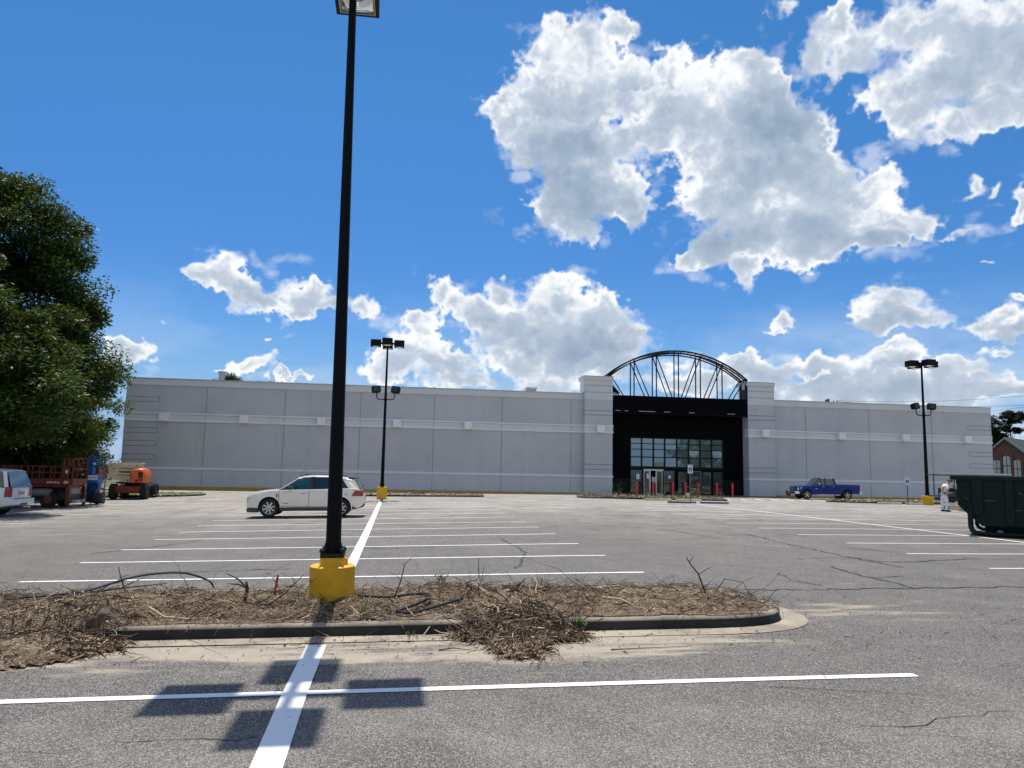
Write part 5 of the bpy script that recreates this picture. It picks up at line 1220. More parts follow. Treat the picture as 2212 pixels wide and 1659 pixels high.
# ================================================================= PERSON
def skin_mesh(name, verts, edges, radii, m, parent, root=0, sub=2):
    me = bpy.data.meshes.new(name); me.from_pydata(verts, edges, []); me.materials.append(m)
    o = bpy.data.objects.new(name, me); COL.objects.link(o)
    if parent: o.parent = parent
    o.modifiers.new('skin', 'SKIN')
    bpy.context.view_layer.update()
    sv_ = me.skin_vertices
    if not sv_:
        bm = bmesh.new(); bm.from_mesh(me); bm.verts.layers.skin.verify(); bm.to_mesh(me); bm.free(); sv_ = me.skin_vertices
    for i, r in enumerate(radii):
        sv_[0].data[i].radius = r if isinstance(r, tuple) else (r, r)
    sv_[0].data[root].use_root = True
    o.modifiers['skin'].use_smooth_shade = True
    s = o.modifiers.new('sub', 'SUBSURF'); s.levels = s.render_levels = sub
    return bake(o)
def person():
    z = zg(28.9, 36.3)
    c = thing('person', 'person in white painter clothes bent over beside cardboard boxes', 'person', (28.95, 36.3, z), R(-8))
    M_SKIN = mat('skin', (.42, .24, .17), .55, var=.08, vscale=12); M_CLOTH = mat('white_work_clothes', (.72, .71, .72), .85, var=.06, vscale=6, dirt=(.5, .47, .45), dirt_amt=.4, dirt_scale=5); M_HAIR = mat('brown_hair', (.07, .04, .022), .7, var=.3, vscale=30)
    # x forwards (to the right in the photograph), y to the person's left; stands with bowed back and head, hands working in front of the belt
    pel = (0, 0, .94)
    V = [pel, (.0, 0, 1.06), (.06, 0, 1.24), (.13, 0, 1.38), (.20, 0, 1.46), (.25, 0, 1.50)]                    # spine to neck
    E = [(0, 1), (1, 2), (2, 3), (3, 4), (4, 5)]
    Rr = [(.155, .13), (.145, .12), (.165, .13), (.15, .12), (.06, .06), (.05, .055)]
    V += [(.31, 0, 1.555), (.36, 0, 1.60)]; E += [(5, 6), (6, 7)]; Rr += [(.075, .085), (.078, .092)]            # head
    hands = []
    for s in (-1, 1):
        b = len(V)
        V += [(.10, s*.17, 1.37), (.06, s*.245, 1.22), (.05, s*.26, 1.08), (.17, s*.20, 1.02), (.29, s*.11, 1.00)]
        E += [(3, b), (b, b+1), (b+1, b+2), (b+2, b+3), (b+3, b+4)]; Rr += [.068, .050, .042, .037, .028]; hands.append(b+4)
    for s in (-1, 1):
        b = len(V); fx = .05 if s < 0 else -.05
        V += [(.0, s*.10, .84), (.02+fx, s*.115, .50), (-.01+fx, s*.115, .12), (.0+fx, s*.115, .06), (.14+fx, s*.13, .035)]
        E += [(0, b), (b, b+1), (b+1, b+2), (b+2, b+3), (b+3, b+4)]; Rr += [(.105, .10), .068, .045, (.045, .04), (.04, .03)]
    body = skin_mesh('body', V, E, Rr, M_SKIN, c)
    # clothing shells
    TV = [(0, 0, .98), (.0, 0, 1.06), (.06, 0, 1.24), (.13, 0, 1.375), (.185, 0, 1.44)]; TE = [(0, 1), (1, 2), (2, 3), (3, 4)]; TR = [(.175, .145), (.16, .135), (.178, .145), (.165, .135), (.075, .07)]
    for s in (-1, 1):
        b = len(TV); TV += [(.10, s*.175, 1.37), (.065, s*.24, 1.24), (.055, s*.252, 1.17)]; TE += [(3, b), (b, b+1), (b+1, b+2)]; TR += [.085, .072, .07]
    skin_mesh('shirt', TV, TE, TR, M_CLOTH, c, 1)
    PV = [(0, 0, .96), (0, 0, .90)]; PE = [(0, 1)]; PR = [(.175, .145), (.17, .145)]
    for s in (-1, 1):
        b = len(PV); fx = .05 if s < 0 else -.05
        PV += [(.0, s*.10, .82), (.02+fx, s*.118, .50), (-.01+fx, s*.118, .20), (.0+fx, s*.118, .07)]; PE += [(1, b), (b, b+1), (b+1, b+2), (b+2, b+3)]; PR += [(.125, .115), .092, .082, .086]
    skin_mesh('trousers', PV, PE, PR, M_CLOTH, c, 0)
    bl = MB(); bl.lathe([(.172, .975), (.176, .98), (.176, 1.01), (.172, 1.015)], 24); bl.build('belt', M_PLAST, c, smooth=True)
    for s in (-1, 1):
        fx = .05 if s < 0 else -.05; y = s*.122
        sh = MB(); sh.loft([[(-.06+fx, y-.045, 0), (-.06+fx, y+.045, 0), (-.06+fx, y+.04, .10), (-.06+fx, y-.04, .10)], [(.06+fx, y-.05, 0), (.06+fx, y+.05, 0), (.05+fx, y+.045, .10), (.05+fx, y-.045, .10)], [(.20+fx, y-.045, 0), (.20+fx, y+.05, 0), (.19+fx, y+.04, .05), (.19+fx, y-.035, .05)]])
        sh.build('shoe', M_PLAST, c, bevel=.015)
        h0 = V[hands[0 if s < 0 else 1]]
        HV = [(h0[0], h0[1], h0[2]), (h0[0]+.05, h0[1]-s*.02, h0[2]-.005), (h0[0]+.085, h0[1]-s*.03, h0[2]-.01)]; HE = [(0, 1), (1, 2)]; HR = [(.028, .022), (.036, .018), (.034, .016)]
        for k in range(4):
            b = len(HV); oy = (-.026+.0175*k)
            HV += [(h0[0]+.10, h0[1]-s*.03+oy, h0[2]-.012), (h0[0]+.132-.006*abs(k-1.4), h0[1]-s*.035+oy, h0[2]-.035), (h0[0]+.130, h0[1]-s*.037+oy, h0[2]-.058+.004*k)]
            HE += [(2, b), (b, b+1), (b+1, b+2)]; HR += [.009, .0085, .007]
        b = len(HV); HV += [(h0[0]+.05, h0[1]-s*.055, h0[2]+.012), (h0[0]+.085, h0[1]-s*.068, h0[2]+.0)]; HE += [(1, b), (b, b+1)]; HR += [.011, .008]
        skin_mesh('hand', HV, HE, HR, M_SKIN, c, 0, 1)
    # face and hair: head leans forwards and down
    HX = Matrix.Translation((.345, 0, 1.59)) @ Matrix.Rotation(R(38), 4, 'Y')
    hr = MB()
    rings = []
    for k in range(7):
        a = -.15+k*(PI/2+.15)/6; rr = .104*math.cos(a); zz = .02+.112*math.sin(a)
        rings.append([(HX @ Vector((rr*1.08*math.cos(2*PI*j/14)-.025, rr*.9*math.sin(2*PI*j/14), zz + (.03 if math.cos(2*PI*j/14) > .5 and k < 2 else -.03*(math.cos(2*PI*j/14) < -.2 and k < 2))))) [:] for j in range(14)])
    hr.loft(rings); hr.build('hair', M_HAIR, c, smooth=True, angle=60)
    fc = MB().xf(HX)
    fc.hexa([(.078, -.016, -.045), (.112, -.012, -.045), (.112, .012, -.045), (.078, .016, -.045)], [(.080, -.008, .005), (.092, -.006, .005), (.092, .006, .005), (.080, .008, .005)])
    for s in (-1, 1): fc.lathe([(.004, -.012), (.03, -.008), (.032, .004), (.01, .012)], 10, 'y', (-.01, s*.088, -.015))
    fc.build('nose_and_ears', M_SKIN, c, smooth=True)
    ey = MB().xf(HX)
    for s in (-1, 1): ey.cbox((.082, s*.035, .0), (.012, .022, .010))
    ey.cbox((.080, 0, -.072), (.012, .04, .008)); ey.build('eyes_and_mouth', mat('dark_face_detail', (.09, .045, .04), .6), c)
person()
#PART5
# ================================================================= CLEARED ISLAND IN FRONT
ISL = [(-12, 8.5), (3.7, 8.5), (4.3, 8.56), (4.7, 8.8), (4.9, 9.2), (4.88, 9.7), (4.66, 10.25), (4.25, 10.75), (3.5, 10.95), (2.4, 11.0), (-12, 11.0)]
def smooth_poly(P, n=2):
    for _ in range(n):
        Q = []
        for i in range(len(P)):
            a, b = P[i], P[(i+1) % len(P)]
            if abs(a[0]-b[0]) > 5: Q += [a, b]; continue
            Q += [(a[0]*.75+b[0]*.25, a[1]*.75+b[1]*.25), (a[0]*.25+b[0]*.75, a[1]*.25+b[1]*.75)]
        P = Q
    return P
ISLS = smooth_poly(ISL)
def inset(P, d):
    out = []; n = len(P)
    for i in range(n):
        a, b, c = P[i-1], P[i], P[(i+1) % n]
        d1 = Vector((b[0]-a[0], b[1]-a[1])); d2 = Vector((c[0]-b[0], c[1]-b[1])); t_ = (d1.normalized() if d1.length > 1e-6 else d2.normalized()) + (d2.normalized() if d2.length > 1e-6 else d1.normalized())
        t_.normalize(); out.append((b[0]-t_.y*d, b[1]+t_.x*d))
    return out
def kerb(P, name='kerb', h=.135, w=.15, m=None):
    mb = MB(); n = len(P)
    prof = [(0, -.2), (0, h-.03), (.03, h), (w, h), (w, -.2)]
    rings = []
    for d, z in prof:
        q = inset(P, d); rings.append([(x, y, zg(x, y)+z) for x, y in q])
    vs = [p for r_ in rings for p in r_]; fs = []
    for k in range(len(prof)-1):
        for i in range(n): fs.append((k*n+i, k*n+(i+1) % n, (k+1)*n+(i+1) % n, (k+1)*n+i))
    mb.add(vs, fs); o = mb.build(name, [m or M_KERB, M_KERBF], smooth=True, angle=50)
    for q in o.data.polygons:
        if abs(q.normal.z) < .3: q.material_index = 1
    return struct(o)
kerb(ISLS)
gt = MB(); q0 = inset(ISLS, -.02); q1 = inset(ISLS, -.33); n = len(q0)
gt.add([(x, y, zg(x, y)+.009) for x, y in q0]+[(x, y, zg(x, y)+.007) for x, y in q1], [(i, (i+1) % n, n+(i+1) % n, n+i) for i in range(n)])
struct(gt.build('gutter', concrete('gutter_concrete', (.25, .22, .175), (.42, .37, .295), (.16, .13, .10))))

def edge_d(s, t):                                # distance inside the island edge (approx., positive inside)
    if s < 2.2: return min(t-8.5, 11.0-t)
    best = 9; inside = False; P = ISLS; j = len(P)-1
    for i in range(len(P)):
        (xi, yi), (xj, yj) = P[i], P[j]
        if (yi > t) != (yj > t) and s < (xj-xi)*(t-yi)/(yj-yi)+xi: inside = not inside
        dx, dy = xj-xi, yj-yi; L2 = dx*dx+dy*dy or 1e-9; u = max(0, min(1, ((s-xi)*dx+(t-yi)*dy)/L2)); best = min(best, math.hypot(s-xi-u*dx, t-yi-u*dy)); j = i
    return best if inside else -best
def gauss(s, t, cx, cy, rx, ry): return math.exp(-(((s-cx)/rx)**2+((t-cy)/ry)**2))
NZ = {}
def nz(s, t, k=1., seed=5, o=5): return float(fbm2(np.array([s*k+50]), np.array([t*k+50]), seed, o)[0])
def heap(s, t):
    h = .20*gauss(s, t, 1.6, 9.6, 1.1, .8)+.17*gauss(s, t, 3.3, 9.75, 1.1, .75)+.10*gauss(s, t, -2.9, 10.2, 1.3, .6)+.16*gauss(s, t, .6, 10.2, .7, .5)+.14*gauss(s, t, -3.6, 9.2, .9, .7)+.08*gauss(s, t, -6, 10, 1.5, .7)
    h += .17*gauss(s, t, -.8, 9.55, .6, .35)+.10*gauss(s, t, 1.3, 8.75, .6, .5)+.12*gauss(s, t, -3.4, 8.7, .6, .6)
    return h
def build_soil():
    xs = np.arange(-9.5, 5.0, .05); ys = np.arange(8.5, 11.0, .05)
    X, Y = np.meshgrid(xs, ys)
    N1 = fbm2(X*1.3+50, Y*1.3+50, 5, 5)-.5; N2 = fbm2(X*6+10, Y*6+20, 6, 4)-.5
    V = {}; vs = []; fs = []; Z = np.full(X.shape, np.nan)
    for j in range(len(ys)):
        for i in range(len(xs)):
            d = edge_d(xs[i], ys[j])
            if d < .015+.13*max(0, N1[j, i]*2.2+.45+N2[j, i]*.8): continue
            k = max(0., min(1., (d-.10)/.45)); k = k*k*(3-2*k)
            Z[j, i] = zg(xs[i], ys[j])+.143+k*(-.035+heap(xs[i], ys[j])*.62*(1-.45*max(0, (ys[j]-9.8)/1.1)) + .21*N1[j, i])+.14*N2[j, i]*(.06+.94*k)
            V[(j, i)] = len(vs); vs.append((xs[i], ys[j], Z[j, i]))
    for j in range(len(ys)-1):
        for i in range(len(xs)-1):
            q = [(j, i), (j, i+1), (j+1, i+1), (j+1, i)]
            if all(p in V for p in q): fs.append(tuple(V[p] for p in q))
    me = bpy.data.meshes.new('soil'); me.from_pydata(vs, [], fs); me.materials.append(M_SOIL); me.shade_smooth()
    o = bpy.data.objects.new('soil', me); COL.objects.link(o); o['kind'] = 'stuff'; o['label'] = 'brown dry soil and mulch heaped in the cleared kerbed island'
    def hz(s, t):
        i = int(round((s-xs[0])/.05)); j = int(round((t-ys[0])/.05))
        if 0 <= i < len(xs) and 0 <= j < len(ys) and not math.isnan(Z[j, i]): return float(Z[j, i])
        return None
    return hz
HZ = build_soil()
def surf(s, t):
    z = HZ(s, t)
    if z is None:
        z = zg(s, t)+(.135 if edge_d(s, t) > 0 else 0)
    return z

# ---- twigs and chips
M_TWIG = mat('dead_root_brown', (.075, .047, .030), .9, var=.5, vscale=3)
M_TWIG2 = mat('dry_twig_grey', (.28, .21, .145), .9, var=.4, vscale=3)
M_TWIG3 = mat('pale_split_wood', (.50, .40, .27), .85, var=.25, vscale=3)
M_CHIP = mat('bark_chip', (.22, .14, .085), .9, var=.5, vscale=4)
M_CHIP2 = mat('pale_leaf_litter', (.44, .35, .24), .9, var=.3, vscale=4)
M_WEED = mat('weed_green', (.10, .15, .035), .6, var=.35, vscale=20)
def twig(mb, p, ang, L, r, lift=0., curl=.5, n=3, seg=4):
    pts = [Vector(p)]; d = Vector((math.cos(ang)*math.cos(lift), math.sin(ang)*math.cos(lift), math.sin(lift)))
    for k in range(seg):
        pts.append(pts[-1]+d*L/seg)
        d = (d+Vector((random.uniform(-curl, curl), random.uniform(-curl, curl), random.uniform(-curl, curl*.7)))).normalized()
    mb.tube(pts, [r*(1-.75*k/seg) for k in range(seg+1)], n, False)
def chip(mb, p, L, w):
    a = random.random()*PI; t_ = random.uniform(-.7, .7); c, s = math.cos(a), math.sin(a)
    x, y, z = p; dx = (c*L/2, s*L/2, math.sin(t_)*L/2); dy = (-s*w/2, c*w/2, random.uniform(-.4, .4)*w)
    mb.add([(x-dx[0], y-dx[1], z-dx[2]), (x+dy[0], y+dy[1], z+dy[2]), (x+dx[0], y+dx[1], z+dx[2]), (x-dy[0], y-dy[1], z-dy[2])], [(0, 1, 2, 3)])
def scatter(name, label, n_twig, n_chip, sampler, hf, kind='stuff', up=.0, tl=(.05, .32)):
    mb = MB()
    for _ in range(n_twig):
        s, t = sampler()
        z = hf(s, t)
        if z is None: continue
        mb.cur = random.choices((0, 1, 2), (.62, .30, .08))[0]
        L = random.uniform(*tl)*random.choice((1, 1, .6, 1.4)); twig(mb, (s, t, z+random.uniform(-.01, .03+up)), random.random()*2*PI, L, random.uniform(.0018, .0052)*random.choice((1, 1, 1.6)), random.uniform(-.2, .55), .45)
    for _ in range(n_chip):
        s, t = sampler(); z = hf(s, t)
        if z is None: continue
        mb.cur = random.choices((3, 4, 0), (.45, .22, .33))[0]; L = random.uniform(.010, .040); chip(mb, (s, t, z+random.uniform(.0, .018+up*.6)), L, L*random.uniform(.3, .7))
    o = mb.build(name, [M_TWIG, M_TWIG2, M_TWIG3, M_CHIP, M_CHIP2])
    o['label'] = label
    if kind: o['kind'] = kind
    return o
def samp_isl():
    while True:
        s, t = random.uniform(-7, 4.9), random.uniform(8.55, 10.95)
        d = edge_d(s, t)
        if d < -.01: continue
        w = .35+2.2*heap(s, t)+.4*(nz(s, t, .9, 15, 2) > .5)
        if random.random() < w: return s, t
scatter('brush_debris', 'scattered roots, twigs and bark chips covering the cleared island', 5200, 6500, samp_isl, surf, up=.015)

scatter('brush_debris', 'long grey tangled dead twigs strewn over the cleared island', 380, 0, samp_isl, surf, up=.05, tl=(.25, .75))
def brush_pile(name, label, cx, cy, lobes, n_twig, n_chip, hmax, seed):
    """A heap: soil mound with hundreds of tangled roots, spilling over the kerb."""
    random.seed(seed)
    def h(s, t):
        v = 0
        for (x, y, rx, ry, a) in lobes: v = max(v, a*max(0, 1-((s-x)/rx)**2-((t-y)/ry)**2))
        return v*(.65+.7*nz(s, t, 2.3, 18, 3))
    b = MB(); xs = np.arange(cx-1.9, cx+1.9, .06); ys = np.arange(cy-1.5, cy+1.5, .06); V = {}; vs = []; fs = []
    for j, y in enumerate(ys):
        for i, x in enumerate(xs):
            hh = h(x, y)
            if hh > .004:
                V[(j, i)] = len(vs); base = max(zg(x, y), surf(x, y)-.02 if edge_d(x, y) > .0 else zg(x, y)); vs.append((x, y, base+min(hh, hmax)+(nz(x, y, 9, 19, 2)-.5)*.07*min(1, hh/.06)))
    for j in range(len(ys)-1):
        for i in range(len(xs)-1):
            q = [(j, i), (j, i+1), (j+1, i+1), (j+1, i)]
            if all(p in V for p in q): fs.append(tuple(V[p] for p in q))
    root = thing(name, label, 'brush pile', (0, 0, 0))
    b.add(vs, fs); b.build('soil_mound', M_SOIL, root, smooth=True, angle=80)
    def samp():
        while True:
            l = random.choice(lobes); a = random.random()*2*PI; q = math.sqrt(random.random())*1.08
            s, t = l[0]+math.cos(a)*q*l[2], l[1]+math.sin(a)*q*l[3]
            return s, t
    def hf(s, t):
        base = surf(s, t) if edge_d(s, t) > 0 else zg(s, t)
        return base+min(h(s, t), hmax)
    mb = MB()
    for _ in range(n_twig):
        s, t = samp(); z = hf(s, t); hh = h(s, t)
        mb.cur = random.choices((0, 1, 2), (.66, .28, .06))[0]
        twig(mb, (s, t, z+random.uniform(-.03, .05+hh*.35)), random.random()*2*PI, random.uniform(.10, .55)*random.choice((.6, 1, 1)), random.uniform(.0025, .008)*random.choice((1, 1, 1.8)), random.uniform(-.5, .5), .55, 3, 5)
    for _ in range(n_chip):
        s, t = samp(); mb.cur = random.choices((3, 4, 0), (.45, .25, .3))[0]; L = random.uniform(.012, .05); chip(mb, (s, t, hf(s, t)+random.uniform(0, .04)), L, L*random.uniform(.25, .6))
    mb.build('tangled_roots', [M_TWIG, M_TWIG2, M_TWIG3, M_CHIP, M_CHIP2], root)
    return root
brush_pile('brush_pile', 'heap of tangled dark roots spilling over the kerb onto the asphalt right of the lamp', 1.35, 8.4, [(1.45, 9.0, .75, .6, .17), (1.35, 8.3, .55, .55, .20), (1.25, 7.65, .30, .36, .10), (1.8, 8.2, .36, .26, .09), (.95, 8.3, .33, .26, .09)], 900, 2400, .22, 11)
brush_pile('brush_pile', 'heap of dry brown brush and soil lying over the kerb at the left frame edge', -3.9, 8.2, [(-3.5, 8.75, .75, .6, .15), (-3.75, 8.05, .95, .70, .12), (-4.6, 7.75, 1.0, .6, .09), (-3.05, 8.2, .42, .38, .07)], 700, 3000, .20, 12)
random.seed(21)

# ---- single branches, roots and pipes worth telling apart
def branch(name, pts, r, m, label, cat, forks=()):
    mb = MB(); P = [(s, t, surf(s, t)+dz) for s, t, dz in pts]
    mb.tube(P, [r*(1-.6*i/(len(P)-1)) for i in range(len(P))], 6)
    for (i, dx, dy, dz, L) in forks:
        a = Vector(P[i]); b = a+Vector((dx, dy, dz)); mb.tube([a, (a+b)/2+Vector((.02, 0, .02)), b], [r*.5, r*.35, r*.15], 5)
    o = mb.build(name, m, smooth=True); tag(o, label, cat); return o
branch('branch', [(-.02, 9.7, .0), (.06, 9.75, .2), (.10, 9.78, .42), (.18, 9.8, .50)], .010, M_TWIG, 'thin crooked stick standing up just right of the yellow base', 'branch', [(1, -.16, .05, .10, 1)])
branch('branch', [(1.02, 9.4, .0), (1.02, 9.42, .25), (1.01, 9.43, .46)], .008, M_TWIG, 'thin straight upright stick left of the central root heap', 'branch')
branch('branch', [(1.2, 9.1, .08), (1.42, 9.0, .22), (1.6, 8.9, .16), (1.72, 8.8, .02)], .022, M_TWIG, 'thick dark broken branch lying on the central root heap', 'branch', [(1, .1, -.1, .14, 1), (2, .12, .05, -.02, 1)])
branch('branch', [(2.55, 9.2, .06), (2.75, 9.1, .05), (2.95, 9.0, .03)], .017, M_TWIG3, 'pale short branch lying right of the central root heap', 'branch')
branch('branch', [(4.1, 9.65, .0), (4.02, 9.7, .2), (3.9, 9.72, .38), (3.86, 9.73, .44)], .013, M_TWIG, 'dark bent root sticking up near the rounded island end', 'branch', [(1, .2, .0, .10, 1), (2, .06, 0, .1, 1)])
branch('branch', [(4.2, 9.6, .02), (4.35, 9.62, .22), (4.6, 9.6, .20), (4.72, 9.58, .02)], .007, M_TWIG, 'thin arching twig at the rounded island end', 'branch')
branch('branch', [(-2.75, 9.1, .05), (-2.55, 9.0, .06), (-2.3, 8.95, .04), (-2.1, 8.93, .02)], .018, M_TWIG3, 'pale peeled branch with a thick end lying in the left part of the island', 'branch')
branch('branch', [(-1.5, 9.5, .02), (-1.35, 9.6, .14), (-1.15, 9.75, .30)], .012, M_TWIG, 'dark forked branch rising left of the yellow base', 'branch', [(1, .12, -.05, .16, 1), (1, -.2, .0, .03, 1)])
branch('branch', [(-1.9, 10.1, .0), (-1.88, 10.1, .18), (-1.9, 10.1, .26)], .03, M_TWIG, 'stubby dark stump among the roots left of the lamp', 'stump', [(1, -.25, 0, .06, 1), (1, -.3, .1, .18, 1)])
branch('branch', [(-3.4, 10.3, .0), (-3.48, 10.3, .22), (-3.52, 10.3, .36)], .010, M_TWIG, 'forked stick standing at the far left of the island', 'branch', [(1, .12, .0, .02, 1)])
branch('branch', [(-2.35, 10.3, .0), (-2.34, 10.3, .30)], .005, M_TWIG2, 'thin grey stalk standing between stump and left heap', 'stalk')
branch('branch', [(-1.05, 8.9, .02), (-.98, 9.0, .08), (-.92, 9.1, .22)], .014, M_TWIG3, 'pale bent root near the front of the yellow base', 'branch')
branch('branch', [(.45, 8.6, .02), (.36, 8.46, .06), (.28, 8.38, -.02)], .010, M_TWIG3, 'pale root hanging over the kerb edge', 'branch')
branch('branch', [(-4.1, 9.9, .04), (-3.4, 10.1, .10), (-2.9, 10.25, .16)], .014, M_TWIG, 'long dark branch reaching across the left heap', 'branch', [(1, .3, .0, .14, 1)])
branch('branch', [(3.2, 6.2, .008), (3.5, 6.12, .010), (4.1, 5.95, .008), (4.6, 5.8, .006)], .004, M_TWIG2, 'long thin twig lying on asphalt beside the end of the front line', 'twig', [(1, .35, -.35, 0, 1)])
branch('branch', [(2.2, 7.6, .008), (2.7, 7.62, .012), (3.1, 7.66, .008)], .007, M_TWIG2, 'straight twig lying on the sandy asphalt right of the heap', 'twig')
branch('branch', [(.45, 7.75, .01), (.6, 7.78, .02), (.78, 7.72, .008)], .008, M_TWIG, 'short bent twig lying on the sand left of the heap tip', 'twig')
M_PIPE = mat('black_poly_pipe', (.014, .018, .020), .35, var=.2); M_PIPEB = mat('blue_black_hose', (.02, .03, .07), .35)
def pipe(name, pts, r, m, label):
    P = [Vector((s, t, surf(s, t)+dz)) for s, t, dz in pts]; Q = []
    for i in range(len(P)-1):
        p0, p1, p2, p3 = P[max(0, i-1)], P[i], P[i+1], P[min(len(P)-1, i+2)]
        for k in range(6):
            u = k/6; Q.append(.5*((2*p1)+(p2-p0)*u+(2*p0-5*p1+4*p2-p3)*u*u+(3*p1-p0-3*p2+p3)*u**3))
    Q.append(P[-1]); mb = MB(); mb.tube(Q, r, 8); tag(mb.build(name, m, smooth=True), label, 'pipe')
pipe('irrigation_pipe', [(-.48, 9.72, .04), (-.1, 9.72, .06), (.22, 9.72, .06), (.42, 9.62, .06), (.36, 9.35, .05), (.1, 9.1, .06), (.02, 8.88, .05), (.16, 8.78, .04), (.45, 8.9, .06), (.75, 9.25, .08), (.85, 9.45, .03)], .016, M_PIPE, 'black irrigation pipe looping over the soil right of the yellow base')
pipe('irrigation_pipe', [(-4.6, 9.8, .02), (-3.9, 10.2, .08), (-3.4, 10.55, .22), (-2.9, 10.75, .26), (-2.55, 10.8, .16), (-2.45, 10.8, .05)], .015, M_PIPEB, 'blue black pipe arching out of the soil at the left')
st = MB(); st.hexa([(-.015, -.006, 0), (.015, -.006, 0), (.015, .006, 0), (-.015, .006, 0)], [(.02, -.006, .28), (.05, -.006, .28), (.05, .006, .28), (.02, .006, .28)])
o = st.build('marker_stake', mat('red_stake', (.45, .02, .04), .5)); o.location = (-1.62, 10.6, surf(-1.62, 10.6)-.02); tag(o, 'small red plastic marker stake in the soil left of the lamp', 'stake')
ps = MB()
for k in range(9):
    twig(ps, (2.62+random.uniform(-.08, .08), 9.75+random.uniform(-.05, .05), surf(2.62, 9.75)+.05), random.random()*6.3, .14, .012, .3, .6, 4, 3)
tag(ps.build('plastic_scrap', mat('clear_plastic', (.6, .62, .63), .2)), 'crumpled clear plastic scrap on the right part of the soil', 'litter')
rk = MB(); rk.hexa([(-.22, -.16, 0), (.2, -.18, 0), (.22, .18, 0), (-.2, .16, 0)], [(-.12, -.12, .17), (.10, -.1, .14), (.1, .12, .12), (-.12, .1, .18)])
o = rk.build('broken_concrete', concrete('broken_concrete', (.05, .042, .03), (.12, .10, .075)), bevel=.03); o.location = (-3.05, 8.72, .12); o.rotation_euler = (.2, .3, .4); tag(o, 'dark block of broken concrete half buried in the left heap', 'rubble')
def weed(s, t, n, hgt, label, z=None, name='weed'):
    mb = MB(); z = surf(s, t) if z is None else z
    for k in range(n):
        a = random.random()*2*PI; L = hgt*random.uniform(.5, 1.1); x, y = s+random.uniform(-.3, .3)*hgt, t+random.uniform(-.2, .2)*hgt
        pts = [Vector((x, y, z)), Vector((x+math.cos(a)*L*.18, y+math.sin(a)*L*.18, z+L*.6)), Vector((x+math.cos(a)*L*.45, y+math.sin(a)*L*.45, z+L))]
        mb.tube(pts, [.004*hgt/.25, .003*hgt/.25, .001], 3, False)
        for q in range(4):
            p = pts[1].lerp(pts[2], q/3.5); b = random.random()*6.3; l = hgt*.22; w = l*.3
            mb.add([tuple(p), (p.x+math.cos(b)*l*.5-math.sin(b)*w, p.y+math.sin(b)*l*.5+math.cos(b)*w, p.z+.02), (p.x+math.cos(b)*l, p.y+math.sin(b)*l, p.z+l*.2), (p.x+math.cos(b)*l*.5+math.sin(b)*w, p.y+math.sin(b)*l*.5-math.cos(b)*w, p.z+.02)], [(0, 1, 2, 3)])
    tag(mb.build(name, M_WEED), label, 'weed')
weed(-1.24, 9.62, 3, .42, 'small pale green weed growing in front of the left side of the yellow base')
weed(-.35, 8.75, 16, .13, 'patch of green weeds by the pole shadow at the kerb'); weed(.6, 10.3, 14, .22, 'green weeds behind the left side of the root heap'); weed(1.9, 10.2, 12, .2, 'green weeds behind the right side of the root heap')
weed(.18, 8.2, 7, .10, 'tiny green weed at the foot of the kerb', zg(.18, 8.2)); weed(-.92, 6.56, 7, .09, 'tiny weed growing in the crack where the white lines cross', zg(-.92, 6.5))
weed(2.05, 8.3, 30, .14, 'clump of uprooted yellow green grass at the right of the root heap', zg(2.05, 8.3)+.04)
# loose stones and twigs on the asphalt
def samp_front():
    while True:
        s, t = random.gauss(.6, 3.4), 8.45-abs(random.gauss(0, .65))
        if -6 < s < 7 and t > 5.5: return s, t
scatter('ground_litter', 'small twigs, chips and grit scattered on the asphalt before the island', 260, 650, samp_front, lambda s, t: zg(s, t)+.004, tl=(.02, .14))
def samp_r(): return random.uniform(4.7, 8.5), random.uniform(7.2, 10.8)
scatter('ground_litter', 'sparse grit on the asphalt beyond the rounded island end', 30, 70, samp_r, lambda s, t: zg(s, t)+.004, tl=(.02, .12))

# ================================================================= SMALL FAR ISLANDS
def far_island(P, n_t, n_c, label, m_top, tall=0., weeds=0):
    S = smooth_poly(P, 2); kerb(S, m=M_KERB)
    q = inset(S, .14); me = MB(); me.add([(x, y, zg(x, y)+.12) for x, y in q], [tuple(range(len(q)))]); o = me.build('soil', m_top); o['kind'] = 'stuff'; o['label'] = label
    x0, x1 = min(p[0] for p in P), max(p[0] for p in P); y0, y1 = min(p[1] for p in P), max(p[1] for p in P)
    def samp(): return random.uniform(x0+.2, x1-.2), random.uniform(y0+.2, y1-.2)
    mb = MB()
    for _ in range(n_t):
        s, t = samp(); mb.cur = random.choices((0, 1, 2, 5), (.4, .35, .15, weeds))[0]
        twig(mb, (s, t, zg(s, t)+.12), random.random()*6.3, random.uniform(.2, .9), random.uniform(.010, .028), random.uniform(-.1, .5+tall), .5)
    for _ in range(n_c):
        s, t = samp(); mb.cur = random.choices((3, 4, 0, 5), (.4, .10, .3, weeds))[0]; L = random.uniform(.08, .28); chip(mb, (s, t, zg(s, t)+.13+random.uniform(0, .08+tall*.5)), L, L*.35)
    o = mb.build('brush_debris', [M_TWIG, M_TWIG2, M_TWIG3, M_CHIP, M_CHIP2, M_WEED]); o['kind'] = 'stuff'; o['label'] = label+', with loose brush'
M_DGRASS = mat('worn_grass', (.17, .16, .055), .95, var=.4, vscale=1.5, dirt=(.28, .2, .12), dirt_amt=.7)
far_island([(-3.4, 51.9), (5.5, 51.6), (6.0, 52.3), (5.6, 53.2), (-3.4, 53.6), (-3.9, 52.8)], 90, 420, 'pale debris in the narrow island behind the second lamp', mat('pale_soil', (.34, .29, .22), .95, var=.3))
